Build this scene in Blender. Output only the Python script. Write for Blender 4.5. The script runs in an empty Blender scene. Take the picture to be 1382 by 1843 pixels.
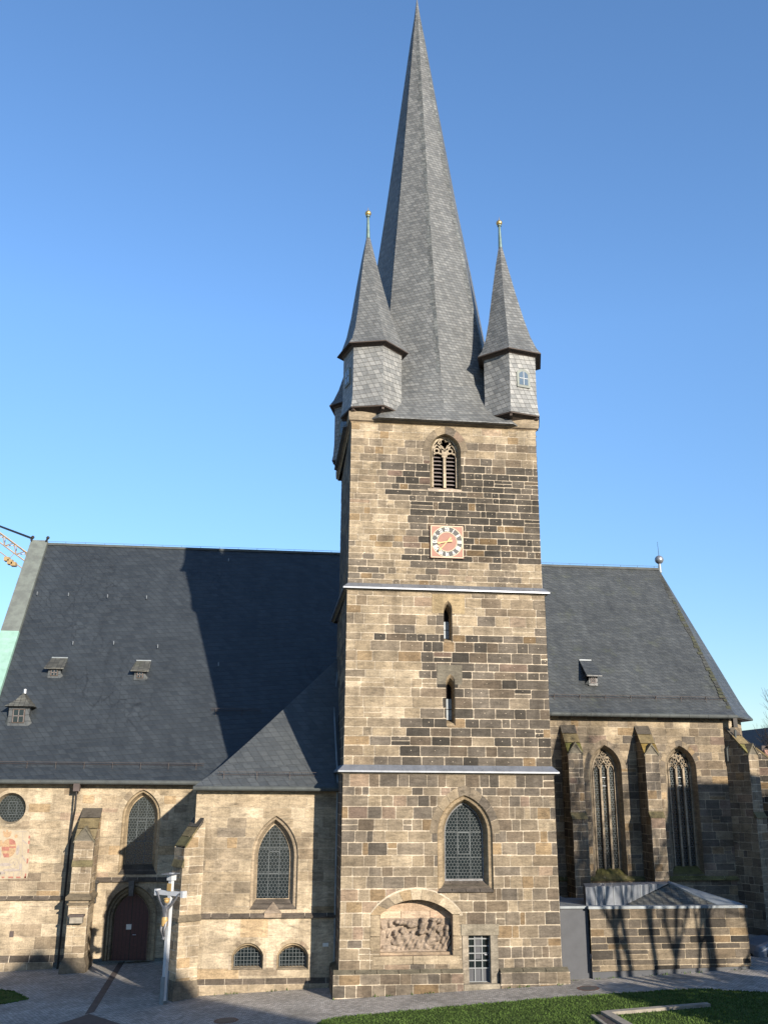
import bpy, math, random
from mathutils import Vector, Matrix
R = math.radians
SC = bpy.context.scene
COL = SC.collection

# ---------------------------------------------------------------- camera
PITCH, YAW, ROLL, FPX = .2814, .114, .0067, 1711.1
CAM = Vector((-.195, -43.33, 8.40))
_f = Vector((math.sin(YAW)*math.cos(PITCH), math.cos(YAW)*math.cos(PITCH), math.sin(PITCH)))
_x = _f.cross(Vector((0, 0, 1))).normalized(); _u = _x.cross(_f)
CX = math.cos(ROLL)*_x + math.sin(ROLL)*_u
CU = -math.sin(ROLL)*_x + math.cos(ROLL)*_u
cam = bpy.data.cameras.new('camera'); cam_o = bpy.data.objects.new('camera', cam); COL.objects.link(cam_o)
cam_o.matrix_world = Matrix((CX, CU, -_f)).transposed().to_4x4()
cam_o.location = CAM
cam.sensor_fit = 'VERTICAL'; cam.sensor_height = 24; cam.lens = 24*FPX/1843
cam.clip_start = .1; cam.clip_end = 5000
SC.camera = cam_o

def at(px, py, Y):
    d = (px-691)*CX-(py-921.5)*CU+FPX*_f
    return CAM + d*((Y-CAM.y)/d.y)
def uv_at(px, py, Y):
    p = at(px, py, Y); return p.x, p.z

# ---------------------------------------------------------------- light
SUN = Vector((.46, -1, .347)).normalized()
w = bpy.data.worlds.new('World'); SC.world = w; w.use_nodes = True
wn = w.node_tree; bg = wn.nodes['Background']
sky = wn.nodes.new('ShaderNodeTexSky'); sky.sky_type = 'NISHITA'; sky.sun_disc = False
sky.sun_elevation = math.asin(SUN.z); sky.sun_rotation = math.atan2(SUN.x, SUN.y)
sky.air_density = 1.0; sky.dust_density = .3; sky.ozone_density = 3.2; sky.altitude = 300
hs_ = wn.nodes.new('ShaderNodeHueSaturation'); hs_.inputs['Saturation'].default_value = 1.08; hs_.inputs['Hue'].default_value = .502
wn.links.new(sky.outputs[0], hs_.inputs['Color']); tcw = wn.nodes.new('ShaderNodeTexCoord'); spw = wn.nodes.new('ShaderNodeSeparateXYZ'); mrw = wn.nodes.new('ShaderNodeMapRange'); scw = wn.nodes.new('ShaderNodeVectorMath'); scw.operation = 'SCALE'
wn.links.new(tcw.outputs['Generated'], spw.inputs[0]); wn.links.new(spw.outputs[2], mrw.inputs[0]); mrw.inputs[1].default_value = 0; mrw.inputs[2].default_value = .45; mrw.inputs[3].default_value = .62; mrw.inputs[4].default_value = 1.12
wn.links.new(hs_.outputs[0], scw.inputs[0]); wn.links.new(mrw.outputs[0], scw.inputs['Scale']); wn.links.new(scw.outputs[0], bg.inputs[0]); bg.inputs[1].default_value = .125
sl = bpy.data.lights.new('sun', 'SUN'); sl.energy = 5.0; sl.angle = R(.53); sl.color = (1, .89, .75)
so = bpy.data.objects.new('sun', sl); COL.objects.link(so)
so.rotation_euler = SUN.to_track_quat('Z', 'Y').to_euler(); so.location = (20, -60, 50)
SC.view_settings.view_transform = 'Standard'; SC.view_settings.look = 'None'
SC.view_settings.gamma = 1; SC.view_settings.exposure = 1.0
SC.cycles.max_bounces = 6

# ---------------------------------------------------------------- materials
def nodes(name):
    m = bpy.data.materials.new(name); m.use_nodes = True
    t = m.node_tree; b = t.nodes['Principled BSDF']
    return m, t, b
def N(t, kind, **kw):
    n = t.nodes.new('ShaderNode'+kind)
    for k, v in kw.items():
        if k[0] == 'i' and k[1:].isdigit(): n.inputs[int(k[1:])].default_value = v
        elif k in n.inputs.keys(): n.inputs[k].default_value = v
        else: setattr(n, k, v)
    return n
def L(t, a, b): t.links.new(a, b)
ALB = .70
def mixc(t, mode, fac, a, b):
    n = N(t, 'Mix', data_type='RGBA', blend_type=mode)
    for i, v in ((0, fac), (6, a), (7, b)):
        if hasattr(v, 'is_output') or isinstance(v, bpy.types.NodeSocket): t.links.new(v, n.inputs[i])
        elif i == 0: n.inputs[0].default_value = v
        else: n.inputs[i].default_value = (*v, 1) if len(v) == 3 else v
    return n.outputs[2]
def maprange(t, s, a, b, c, d):
    n = N(t, 'MapRange'); t.links.new(s, n.inputs[0])
    for i, v in enumerate((a, b, c, d)): n.inputs[i+1].default_value = v
    return n.outputs[0]

def stone_mat():
    m, t, b = nodes('sandstone')
    a = N(t, 'Attribute', attribute_name='tint'); tc = N(t, 'TexCoord')
    mp = N(t, 'Mapping'); mp.inputs['Scale'].default_value = (1.3, 1.3, 5); L(t, tc.outputs['Object'], mp.inputs[0])
    st = N(t, 'TexNoise', Scale=1.6, Detail=7, Roughness=.65, Distortion=.6); L(t, mp.outputs[0], st.inputs['Vector'])
    g = N(t, 'TexNoise', Scale=14, Detail=6, Roughness=.7); L(t, tc.outputs['Object'], g.inputs['Vector'])
    bl = N(t, 'TexNoise', Scale=.9, Detail=5, Roughness=.6); L(t, tc.outputs['Object'], bl.inputs['Vector'])
    f1 = maprange(t, st.outputs[0], .3, .7, .46, .78); f2 = maprange(t, g.outputs[0], .3, .7, .76, 1.22)
    f3 = maprange(t, bl.outputs[0], .3, .7, .66, 1.3)
    mu = N(t, 'Math', operation='MULTIPLY'); L(t, f1, mu.inputs[0]); L(t, f2, mu.inputs[1])
    mpv = N(t, 'Mapping'); mpv.inputs['Scale'].default_value = (2.2, 2.2, .16); L(t, tc.outputs['Object'], mpv.inputs[0])
    vn = N(t, 'TexNoise', Scale=1.0, Detail=6, Roughness=.7); L(t, mpv.outputs[0], vn.inputs['Vector']); f4 = maprange(t, vn.outputs[0], .3, .65, .78, 1.1)
    mu3 = N(t, 'Math', operation='MULTIPLY'); L(t, mu.outputs[0], mu3.inputs[0]); L(t, f4, mu3.inputs[1])
    mu2 = N(t, 'Math', operation='MULTIPLY'); L(t, mu3.outputs[0], mu2.inputs[0]); L(t, f3, mu2.inputs[1])
    vm = N(t, 'VectorMath', operation='SCALE'); L(t, a.outputs['Color'], vm.inputs[0]); L(t, mu2.outputs[0], vm.inputs['Scale'])
    # soot crust with its own ragged shape
    so_ = N(t, 'TexNoise', Scale=1.5, Detail=10, Roughness=.74); L(t, mp.outputs[0], so_.inputs['Vector'])
    fs = maprange(t, so_.outputs[0], .52, .72, 0, .62)
    c = mixc(t, 'MIX', fs, vm.outputs[0], (.027, .024, .020))
    L(t, c, b.inputs['Base Color']); b.inputs['Roughness'].default_value = .92
    b.inputs['Specular IOR Level'].default_value = .2
    bp = N(t, 'Bump', Strength=.5, Distance=.03); L(t, g.outputs[0], bp.inputs['Height']); L(t, bp.outputs[0], b.inputs['Normal'])
    return m

def slate_mat(name, c1, c2, cm, bw, rh, shear, var=.5, rough=.55, moss=0, warp=.06, shade_lines=0):
    m, t, b = nodes(name); c1, c2, cm = (tuple(x*ALB for x in q) for q in (c1, c2, cm))
    uv = N(t, 'UVMap', uv_map='uv'); tc = N(t, 'TexCoord')
    wn_ = N(t, 'TexNoise', Scale=.55, Detail=3); L(t, uv.outputs[0], wn_.inputs['Vector'])
    sb = N(t, 'VectorMath', operation='MULTIPLY_ADD'); L(t, wn_.outputs[1], sb.inputs[0])
    sb.inputs[1].default_value = (warp*3, warp*1.4, 0); L(t, uv.outputs[0], sb.inputs[2])
    sp = N(t, 'SeparateXYZ'); L(t, sb.outputs[0], sp.inputs[0])
    ma = N(t, 'Math', operation='MULTIPLY_ADD'); L(t, sp.outputs[1], ma.inputs[0]); ma.inputs[1].default_value = shear; L(t, sp.outputs[0], ma.inputs[2])
    ma2 = N(t, 'Math', operation='MULTIPLY_ADD'); L(t, sp.outputs[0], ma2.inputs[0]); ma2.inputs[1].default_value = -.10; L(t, sp.outputs[1], ma2.inputs[2])
    cb = N(t, 'CombineXYZ'); L(t, ma.outputs[0], cb.inputs[0]); L(t, ma2.outputs[0], cb.inputs[1])
    br = N(t, 'TexBrick', offset=0.0, squash=1.0)
    for k, v in (('Scale', 1), ('Mortar Size', .014), ('Mortar Smooth', .6), ('Bias', 0), ('Brick Width', bw), ('Row Height', rh)): br.inputs[k].default_value = v
    br.inputs['Color1'].default_value = (0, 0, 0, 1); br.inputs['Color2'].default_value = (1, 1, 1, 1); br.inputs['Mortar'].default_value = (.5, .5, .5, 1)
    L(t, cb.outputs[0], br.inputs[0])
    c = mixc(t, 'MIX', br.outputs[0], c1, c2)
    big = N(t, 'TexNoise', Scale=.35, Detail=6, Roughness=.65); L(t, uv.outputs[0], big.inputs['Vector'])
    fine = N(t, 'TexNoise', Scale=5, Detail=6, Roughness=.7); L(t, uv.outputs[0], fine.inputs['Vector'])
    f = maprange(t, big.outputs[0], .3, .7, 1-var*.45, 1+var*.45); f2 = maprange(t, fine.outputs[0], .3, .7, 1-var*.4, 1+var*.4)
    ms = N(t, 'Mapping'); ms.inputs['Scale'].default_value = (1.6, .12, 1); L(t, uv.outputs[0], ms.inputs[0])
    sn = N(t, 'TexNoise', Scale=1.0, Detail=7, Roughness=.7); L(t, ms.outputs[0], sn.inputs['Vector']); f5 = maprange(t, sn.outputs[0], .3, .7, 1-var*.35, 1+var*.35)
    mu0 = N(t, 'Math', operation='MULTIPLY'); L(t, f, mu0.inputs[0]); L(t, f5, mu0.inputs[1])
    mu = N(t, 'Math', operation='MULTIPLY'); L(t, mu0.outputs[0], mu.inputs[0]); L(t, f2, mu.inputs[1])
    vm = N(t, 'VectorMath', operation='SCALE'); L(t, c, vm.inputs[0]); L(t, mu.outputs[0], vm.inputs['Scale'])
    c = vm.outputs[0]
    if moss:
        mn = N(t, 'TexNoise', Scale=.8, Detail=8, Roughness=.75); L(t, uv.outputs[0], mn.inputs['Vector'])
        c = mixc(t, 'MIX', maprange(t, mn.outputs[0], .55, .75, 0, moss*.7), c, (.10, .11, .045))
        pn = N(t, 'TexNoise', Scale=1.5, Detail=2); L(t, br.outputs[0], pn.inputs['Vector'])
    c = mixc(t, 'MIX', br.outputs[1], c, cm)
    h = br.outputs[1]
    if shade_lines:  # thin shadow lines of branches and open slate edges, drawn dark into the colour
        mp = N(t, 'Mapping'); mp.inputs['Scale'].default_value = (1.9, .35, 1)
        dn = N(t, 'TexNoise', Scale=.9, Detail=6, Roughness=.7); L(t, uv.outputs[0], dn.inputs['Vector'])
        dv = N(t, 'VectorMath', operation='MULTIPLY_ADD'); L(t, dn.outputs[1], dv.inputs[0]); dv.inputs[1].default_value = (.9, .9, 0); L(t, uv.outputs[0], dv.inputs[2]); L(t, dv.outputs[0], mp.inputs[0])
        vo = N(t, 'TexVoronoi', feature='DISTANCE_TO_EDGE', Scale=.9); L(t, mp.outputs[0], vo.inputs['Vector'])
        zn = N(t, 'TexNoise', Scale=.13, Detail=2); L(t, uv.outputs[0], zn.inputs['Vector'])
        lf = maprange(t, vo.outputs[0], .006, .03, 1, 0); zf = maprange(t, zn.outputs[0], .52, .62, 0, shade_lines)
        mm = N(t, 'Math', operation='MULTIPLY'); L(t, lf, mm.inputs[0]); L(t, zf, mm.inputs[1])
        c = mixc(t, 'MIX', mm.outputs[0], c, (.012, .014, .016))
    L(t, c, b.inputs['Base Color'])
    b.inputs['Roughness'].default_value = rough; b.inputs['Specular IOR Level'].default_value = .4
    # height: each slate tilts over the one below
    fr = N(t, 'Math', operation='DIVIDE'); L(t, ma2.outputs[0], fr.inputs[0]); fr.inputs[1].default_value = rh
    fr2 = N(t, 'Math', operation='FRACT'); L(t, fr.outputs[0], fr2.inputs[0])
    ad = N(t, 'Math', operation='MULTIPLY_ADD'); L(t, h, ad.inputs[0]); ad.inputs[1].default_value = -.8; ad.inputs[2].default_value = 1
    su = N(t, 'Math', operation='SUBTRACT'); L(t, ad.outputs[0], su.inputs[0]); L(t, fr2.outputs[0], su.inputs[1])
    s3 = N(t, 'Math', operation='MULTIPLY_ADD'); L(t, br.outputs[0], s3.inputs[0]); s3.inputs[1].default_value = .5; L(t, su.outputs[0], s3.inputs[2])
    b0 = N(t, 'Bump', Strength=.5, Distance=.12); un = N(t, 'TexNoise', Scale=.7, Detail=3); L(t, uv.outputs[0], un.inputs['Vector']); L(t, un.outputs[0], b0.inputs['Height'])
    bp = N(t, 'Bump', Strength=.7, Distance=.02); L(t, s3.outputs[0], bp.inputs['Height']); L(t, b0.outputs[0], bp.inputs['Normal']); L(t, bp.outputs[0], b.inputs['Normal'])
    return m

def plain(name, c, rough=.7, metal=0, var=.25, scale=6, spec=.5, bump=0, c2=None, uvn=False):
    m, t, b = nodes(name); tc = N(t, 'TexCoord')
    c = tuple(x*ALB for x in c); c2 = tuple(x*ALB for x in c2) if c2 else None
    n = N(t, 'TexNoise', Scale=scale, Detail=6, Roughness=.65); L(t, tc.outputs['Object'], n.inputs['Vector'])
    if c2: o = mixc(t, 'MIX', maprange(t, n.outputs[0], .42, .6, 0, 1), c, c2)
    else:
        vm = N(t, 'VectorMath', operation='SCALE', i0=c); L(t, maprange(t, n.outputs[0], .3, .7, 1-var, 1+var), vm.inputs['Scale']); o = vm.outputs[0]
    L(t, o, b.inputs['Base Color']); b.inputs['Roughness'].default_value = rough; b.inputs['Metallic'].default_value = metal
    b.inputs['Specular IOR Level'].default_value = spec
    if bump: bp = N(t, 'Bump', Strength=.6, Distance=bump); L(t, n.outputs[0], bp.inputs['Height']); L(t, bp.outputs[0], b.inputs['Normal'])
    return m

def paving_mat():
    m, t, b = nodes('cobble_paving'); tc = N(t, 'TexCoord')
    mp = N(t, 'Mapping'); mp.inputs['Rotation'].default_value = (0, 0, R(8)); L(t, tc.outputs['Object'], mp.inputs[0])
    wn_ = N(t, 'TexNoise', Scale=.7, Detail=2); L(t, mp.outputs[0], wn_.inputs['Vector'])
    sb = N(t, 'VectorMath', operation='MULTIPLY_ADD'); L(t, wn_.outputs[1], sb.inputs[0]); sb.inputs[1].default_value = (.25, .25, 0); L(t, mp.outputs[0], sb.inputs[2])
    br = N(t, 'TexBrick', offset=.5)
    for k, v in (('Scale', 1), ('Mortar Size', .014), ('Mortar Smooth', .4), ('Bias', 0), ('Brick Width', .17), ('Row Height', .125)): br.inputs[k].default_value = v
    br.inputs['Color1'].default_value = (.23, .215, .19, 1); br.inputs['Color2'].default_value = (.41, .38, .34, 1); br.inputs['Mortar'].default_value = (.10, .09, .075, 1)
    L(t, sb.outputs[0], br.inputs[0])
    n = N(t, 'TexNoise', Scale=.6, Detail=8, Roughness=.7); L(t, tc.outputs['Object'], n.inputs['Vector'])
    vm = N(t, 'VectorMath', operation='SCALE'); L(t, br.outputs[0], vm.inputs[0]); L(t, maprange(t, n.outputs[0], .3, .7, .72, 1.2), vm.inputs['Scale'])
    d2 = N(t, 'TexNoise', Scale=.22, Detail=9, Roughness=.75, Distortion=1.0); L(t, tc.outputs['Object'], d2.inputs['Vector'])
    d3 = N(t, 'TexNoise', Scale=22, Detail=3); L(t, tc.outputs['Object'], d3.inputs['Vector'])
    cc_ = mixc(t, 'MIX', maprange(t, d2.outputs[0], .48, .62, 0, .45), vm.outputs[0], (.10, .095, .08)); cc_ = mixc(t, 'MULTIPLY', 1.0, cc_, (1, 1, 1)); cc_ = mixc(t, 'MIX', maprange(t, d3.outputs[0], .66, .72, 0, .6), cc_, (.10, .085, .05))
    L(t, cc_, b.inputs['Base Color']); b.inputs['Roughness'].default_value = .85
    bp = N(t, 'Bump', Strength=.6, Distance=.012, invert=True); L(t, br.outputs[1], bp.inputs['Height']); L(t, bp.outputs[0], b.inputs['Normal'])
    return m

M = dict(
    stone=stone_mat(),
    spire=slate_mat('spire_slate', (.108, .116, .118), (.19, .198, .196), (.09, .09, .09), .26, .17, .5, .45, .6),
    turret=slate_mat('turret_slate', (.17, .178, .178), (.31, .315, .305), (.10, .10, .10), .30, .24, .45, .5, .6),
    nave=slate_mat('nave_slate', (.030, .037, .044), (.044, .053, .061), (.022, .027, .032), .42, .34, .8, .35, .45, shade_lines=.8),
    chapel=slate_mat('chapel_slate', (.068, .076, .080), (.092, .101, .104), (.042, .046, .048), .42, .34, .5, .35, .45),
    choir=slate_mat('choir_slate', (.058, .064, .066), (.086, .093, .093), (.038, .043, .042), .34, .26, 1.0, .5, .5, moss=.5, shade_lines=.7),
    dormer=slate_mat('dormer_slate', (.07, .07, .06), (.13, .13, .11), (.03, .03, .03), .28, .2, 0, .5, .6, moss=.6),
    paving=paving_mat(),
    grass=plain('lawn_grass', (.050, .082, .020), .95, c2=(.085, .125, .030), scale=3.2, spec=.1, bump=.05),
    blades=plain('grass_blades', (.075, .125, .028), .9, var=.5, scale=1.5, spec=.15),
    zinc=plain('zinc_flashing', (.29, .31, .34), .42, .55, .2, 2.5),
    zinc_dark=plain('weathered_zinc', (.24, .27, .29), .5, .3, .3, 1.5),
    steel=plain('painted_steel', (.27, .29, .30), .4, .4, .15, 3),
    copper=plain('old_copper', (.20, .225, .20), .6, .1, .3, 1.5, c2=(.15, .165, .15)),
    verdigris=plain('verdigris_copper', (.28, .47, .39), .6, 0, .2, 2),
    copper_pole=plain('green_copper_pole', (.12, .19, .175), .5, .3, .3, 5),
    gold=plain('gilding', (.72, .50, .18), .32, .8, .15, 8),
    goldpaint=plain('gold_paint', (.46, .30, .11), .5, .1, .15, 8),
    gutter=plain('gutter_metal', (.07, .08, .078), .8, .0, .3, 2),
    iron=plain('dark_iron', (.035, .032, .03), .6, .5, .3, 6),
    rust=plain('snow_guard_iron', (.075, .06, .055), .7, .3, .3, 5),
    glass=plain('leaded_glass', (.012, .018, .020), .12, 0, .3, 9, spec=.6, bump=.006),
    lead=plain('lead_came', (.085, .10, .105), .6, .2, .2, 4),
    doorwood=plain('dark_red_door', (.075, .020, .016), .6, 0, .3, 8),
    woodbrown=plain('brown_timber', (.06, .042, .032), .75, 0, .3, 9),
    dark=plain('dark_interior', (.010, .008, .008), .95, spec=.05),
    louvre=plain('louvre_wood', (.20, .17, .16), .8),
    clockred=plain('clock_red', (.31, .135, .09), .6, 0, .12, 3),
    clockdark=plain('clock_dark', (.045, .045, .045), .6, 0, .12, 4),
    white=plain('white_paint', (.78, .77, .72), .6, 0, .06, 4),
    cream=plain('cream_line', (.62, .53, .36), .6, 0, .06, 4),
    plaster=plain('grey_render', (.085, .09, .10), .8, 0, .12, 2),
    crossw=plain('weathered_white_wood', (.50, .52, .54), .6, 0, .12, 5),
    silver=plain('silver_paint', (.17, .17, .18), .45, .3, .2, 7),
    paint_w=plain('faded_limewash', (.43, .36, .255), .9, 0, .15, 5),
    paint_r=plain('faded_red_paint', (.36, .15, .11), .9, 0, .25, 9),
    paint_o=plain('faded_orange_paint', (.42, .28, .16), .9, 0, .3, 14),
    paint_g=plain('faded_grey_paint', (.36, .31, .27), .9, 0, .2, 9),
    slab=plain('brown_slab', (.085, .065, .058), .8, 0, .3, 3),
    kerb=plain('pale_kerb_stone', (.30, .27, .22), .9, 0, .25, 4),
    carpaint=plain("grey_blue_paint", (.24, .30, .37), .3, .4, .05, 1),
    tyre=plain('tyre_rubber', (.02, .02, .02), .8),
    rim=plain('alloy_rim', (.6, .6, .6), .3, .8, .1),
    lens=plain('lamp_lens', (.7, .72, .75), .1, 0, .1, 3, spec=.8),
    manhole=plain('manhole_iron', (.10, .10, .095), .7, .3, .3, 9),
    manring=plain('rusty_ring', (.16, .085, .06), .8, .2, .2, 9),
    crane=plain('crane_orange', (.38, .29, .19), .5, 0, .15, 3),
    crane_y=plain('crane_yellow', (.36, .25, .11), .5, 0, .15, 3),
    bark=plain('tree_bark', (.07, .055, .045), .9, 0, .3, 4, bump=.02),
    wallhouse=plain('house_render', (.55, .5, .42), .9, 0, .1, 1),
    rooftile=plain('red_roof_tiles', (.22, .09, .06), .8, 0, .3, 3),
    roofdark=plain('dark_roof_tiles', (.07, .06, .06), .8, 0, .3, 3),
)

# ---------------------------------------------------------------- mesh helpers
class MB:
    def __init__(s): s.v = []; s.f = []; s.c = []; s.uv = []
    def poly(s, pts, col=(.3, .3, .3), uv=None):
        n = len(s.v); s.v += [tuple(p) for p in pts]; s.f.append(tuple(range(n, n+len(pts)))); s.c.append(col)
        if uv is None:
            a = Vector(pts[1])-Vector(pts[0]); nn = Vector((0, 0, 0))
            for i in range(len(pts)):
                p, q = Vector(pts[i]), Vector(pts[(i+1) % len(pts)]); nn += p.cross(q)
            nn = nn.normalized() if nn.length > 1e-9 else Vector((0, 0, 1))
            h = Vector((0, 0, 1)).cross(nn)
            h = h.normalized() if h.length > 1e-3 else Vector((1, 0, 0))
            vv = nn.cross(h)
            uv = [(Vector(p).dot(h), Vector(p).dot(vv)) for p in pts]
        s.uv.append(uv)
    def box(s, x0, x1, y0, y1, z0, z1, col=(.3, .3, .3), M_=None, shrink=0):
        P = [Vector((x, y, z)) for z in (z0, z1) for x, y in ((x0, y0), (x1, y0), (x1, y1), (x0, y1))]
        if shrink:
            for i in range(4, 8): P[i].x += shrink if P[i].x == x0 else -shrink; P[i].y += shrink if P[i].y == y0 else -shrink
        if M_: P = [M_ @ p for p in P]
        for q in ((0, 1, 5, 4), (1, 2, 6, 5), (2, 3, 7, 6), (3, 0, 4, 7), (4, 5, 6, 7), (3, 2, 1, 0)): s.poly([P[i] for i in q], col)
        return s
    def prism(s, base, top, col=(.3, .3, .3), cap=True, bottom=True):
        n = len(base)
        for i in range(n):
            j = (i+1) % n; s.poly([base[i], base[j], top[j], top[i]], col)
        if cap: s.poly(list(top), col)
        if bottom: s.poly(list(base)[::-1], col)
        return s
    def tube(s, a, b, r0, r1=None, n=8, col=(.3, .3, .3), cap=True):
        a, b = Vector(a), Vector(b); r1 = r0 if r1 is None else r1
        d = (b-a).normalized(); h = d.orthogonal().normalized(); k = d.cross(h)
        A = [a+(h*math.cos(t)+k*math.sin(t))*r0 for t in (2*math.pi*i/n for i in range(n))]
        B = [b+(h*math.cos(t)+k*math.sin(t))*r1 for t in (2*math.pi*i/n for i in range(n))]
        return s.prism(A, B, col, cap, cap)
    def path(s, pts, r, n=6, col=(.3, .3, .3)):
        for a, b in zip(pts, pts[1:]): s.tube(a, b, r, r, n, col)
        return s
    def sphere(s, c, r, n=14, m=9, col=(.3, .3, .3), sx=1, sy=1, sz=1):
        c = Vector(c); rows = []
        for i in range(m+1):
            th = math.pi*i/m; rows.append([c+Vector((r*sx*math.sin(th)*math.cos(2*math.pi*j/n), r*sy*math.sin(th)*math.sin(2*math.pi*j/n), r*sz*math.cos(th))) for j in range(n)])
        for i in range(m):
            for j in range(n):
                k = (j+1) % n; s.poly([rows[i+1][j], rows[i+1][k], rows[i][k], rows[i][j]], col)
        return s
    def build(s, name, mat, parent=None, smooth=False, weld=False, **props):
        me = bpy.data.meshes.new(name); me.from_pydata(s.v, [], s.f)
        ca = me.color_attributes.new('tint', 'FLOAT_COLOR', 'CORNER')
        buf = []
        for f, c in zip(s.f, s.c): buf += [c[0], c[1], c[2], 1]*len(f)
        ca.data.foreach_set('color', buf)
        ul = me.uv_layers.new(name='uv'); buf = []
        for u in s.uv:
            for a in u: buf += [a[0], a[1]]
        ul.data.foreach_set('uv', buf)
        me.materials.append(M[mat] if isinstance(mat, str) else mat)
        if smooth or weld:
            import bmesh
            bm = bmesh.new(); bm.from_mesh(me); bmesh.ops.remove_doubles(bm, verts=bm.verts, dist=1e-4)
            bmesh.ops.recalc_face_normals(bm, faces=bm.faces)
            bm.to_mesh(me); bm.free()
            if smooth:
                me.polygons.foreach_set('use_smooth', [True]*len(me.polygons))
        o = bpy.data.objects.new(name, me); COL.objects.link(o)
        if parent: o.parent = parent
        for k, v in props.items(): o[k] = v
        return o
def tag(o, label, cat, group=None):
    o['label'] = label; o['category'] = cat
    if group: o['group'] = group
    return o
BASES = []
def thing(name, label, cat, loc=(0, 0, 0), group=None):
    o = bpy.data.objects.new(name, None); COL.objects.link(o); o.empty_display_size = .5; BASES.append((o, Vector(loc)))
    return tag(o, label, cat, group)
def kids(o): return [c for c in bpy.data.objects if c.parent == o]
def copy_tree(o, parent=None, only=None):
    c = o.copy(); COL.objects.link(c); c.parent = parent
    for ch in kids(o): copy_tree(ch, c)
    return c

# 2-D clipping -----------------------------------------------------
def clip(poly, a, b, keep_left=True):
    """keep the side of line a->b; left when keep_left"""
    out = []; ax, ay = a; dx, dy = b[0]-ax, b[1]-ay; sg = 1 if keep_left else -1
    def sd(p): return sg*(dx*(p[1]-ay)-dy*(p[0]-ax))
    for i in range(len(poly)):
        p, q = poly[i], poly[(i+1) % len(poly)]; sp, sq = sd(p), sd(q)
        if sp >= 0: out.append(p)
        if (sp > 0 and sq < 0) or (sp < 0 and sq > 0):
            k = sp/(sp-sq); out.append((p[0]+(q[0]-p[0])*k, p[1]+(q[1]-p[1])*k))
    return out if len(out) >= 3 and abs(area(out)) > 2e-5 else []
def area(p): return .5*sum(p[i][0]*p[(i+1) % len(p)][1]-p[(i+1) % len(p)][0]*p[i][1] for i in range(len(p)))
def bbox(p): xs = [a[0] for a in p]; ys = [a[1] for a in p]; return min(xs), max(xs), min(ys), max(ys)
def subtract(polys, hole):
    """hole is convex, counter-clockwise"""
    hb = bbox(hole); out = []
    for P in polys:
        b = bbox(P)
        if b[1] <= hb[0] or b[0] >= hb[1] or b[3] <= hb[2] or b[2] >= hb[3]: out.append(P); continue
        rem = P
        for i in range(len(hole)):
            if not rem: break
            a, c = hole[i], hole[(i+1) % len(hole)]
            if abs(a[0]-c[0])+abs(a[1]-c[1]) < 1e-6: continue
            o = clip(rem, a, c, False)
            if o: out.append(o)
            rem = clip(rem, a, c, True)
    return out
def inter(P, conv):
    for i in range(len(conv)):
        if not P: return []
        if abs(conv[i][0]-conv[(i+1) % len(conv)][0])+abs(conv[i][1]-conv[(i+1) % len(conv)][1]) < 1e-6: continue
        P = clip(P, conv[i], conv[(i+1) % len(conv)], True)
    return P
def arch(cu, v0, w, vs, va, n=9):
    """pointed arch outline, counter-clockwise from bottom left"""
    a = w/2; h = va-vs; r = (a*a+h*h)/(2*a); pts = [(cu-a, v0), (cu+a, v0)]
    te = math.asin(min(1, h/r))
    te = te if h <= r else math.pi-te
    te = math.atan2(h, r-a) if r > a else math.atan2(h, -(a-r))
    for i in range(n+1): t = te*i/n; pts.append((cu+a-r+r*math.cos(t), vs+r*math.sin(t)))
    for i in range(n-1, -1, -1): t = te*i/n; pts.append((cu-a+r-r*math.cos(t), vs+r*math.sin(t)))
    return pts
def segarch(cu, v0, w, vs, va, n=9):
    a = w/2; h = va-vs; r = (a*a+h*h)/(2*h); c = va-r; te = math.asin(a/r)
    return [(cu-a, v0), (cu+a, v0)]+[(cu+r*math.sin(te-2*te*i/(2*n)), c+r*math.cos(te-2*te*i/(2*n))) for i in range(2*n+1)]
def circ(cu, cv, r, n=28): return [(cu+r*math.cos(2*math.pi*i/n), cv+r*math.sin(2*math.pi*i/n)) for i in range(n)]

class Frame:
    """wall plane: u to the right, v up, d outwards"""
    def __init__(s, o, u): s.o = Vector(o); s.u = Vector((u[0], u[1], 0)).normalized(); s.n = Vector((s.u.y, -s.u.x, 0))
    def __call__(s, u, v, d=0): return s.o+s.u*u+Vector((0, 0, v))+s.n*d
FRONT = lambda y: Frame((0, y, 0), (1, 0))

# stone colours ------------------------------------------------------
TAN = (.42, .335, .225); CREAM = (.56, .465, .33); GREY = (.20, .17, .135); BROWN = (.21, .16, .11); DARK = (.075, .067, .056)
OCHRE = (.40, .26, .12); ROSE = (.36, .24, .18); MORTAR = (.62, .53, .405)
def lerp(a, b, t): return tuple(x+(y-x)*t for x, y in zip(a, b))
GAIN = [1.0, .125]
def blockcol(rng, dk, warm=.06):
    """dk 0 = fresh tan stone, 1 = black crusted"""
    x = max(0, min(1, dk+.06+rng.gauss(0, GAIN[1])))
    c = lerp(CREAM, TAN, min(1, x/.3)) if x < .3 else lerp(TAN, GREY, (x-.3)/.35) if x < .65 else lerp(GREY, DARK, (x-.65)/.35)
    k = rng.random()
    if k < warm*.8: c = lerp(c, OCHRE, .5)
    elif k < warm*1.3: c = lerp(c, ROSE, .45)
    elif k < warm*3.2: c = lerp(c, BROWN, .6)
    j = rng.uniform(.90, 1.10)*GAIN[0]; return (c[0]*j, c[1]*j, c[2]*j)

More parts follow.
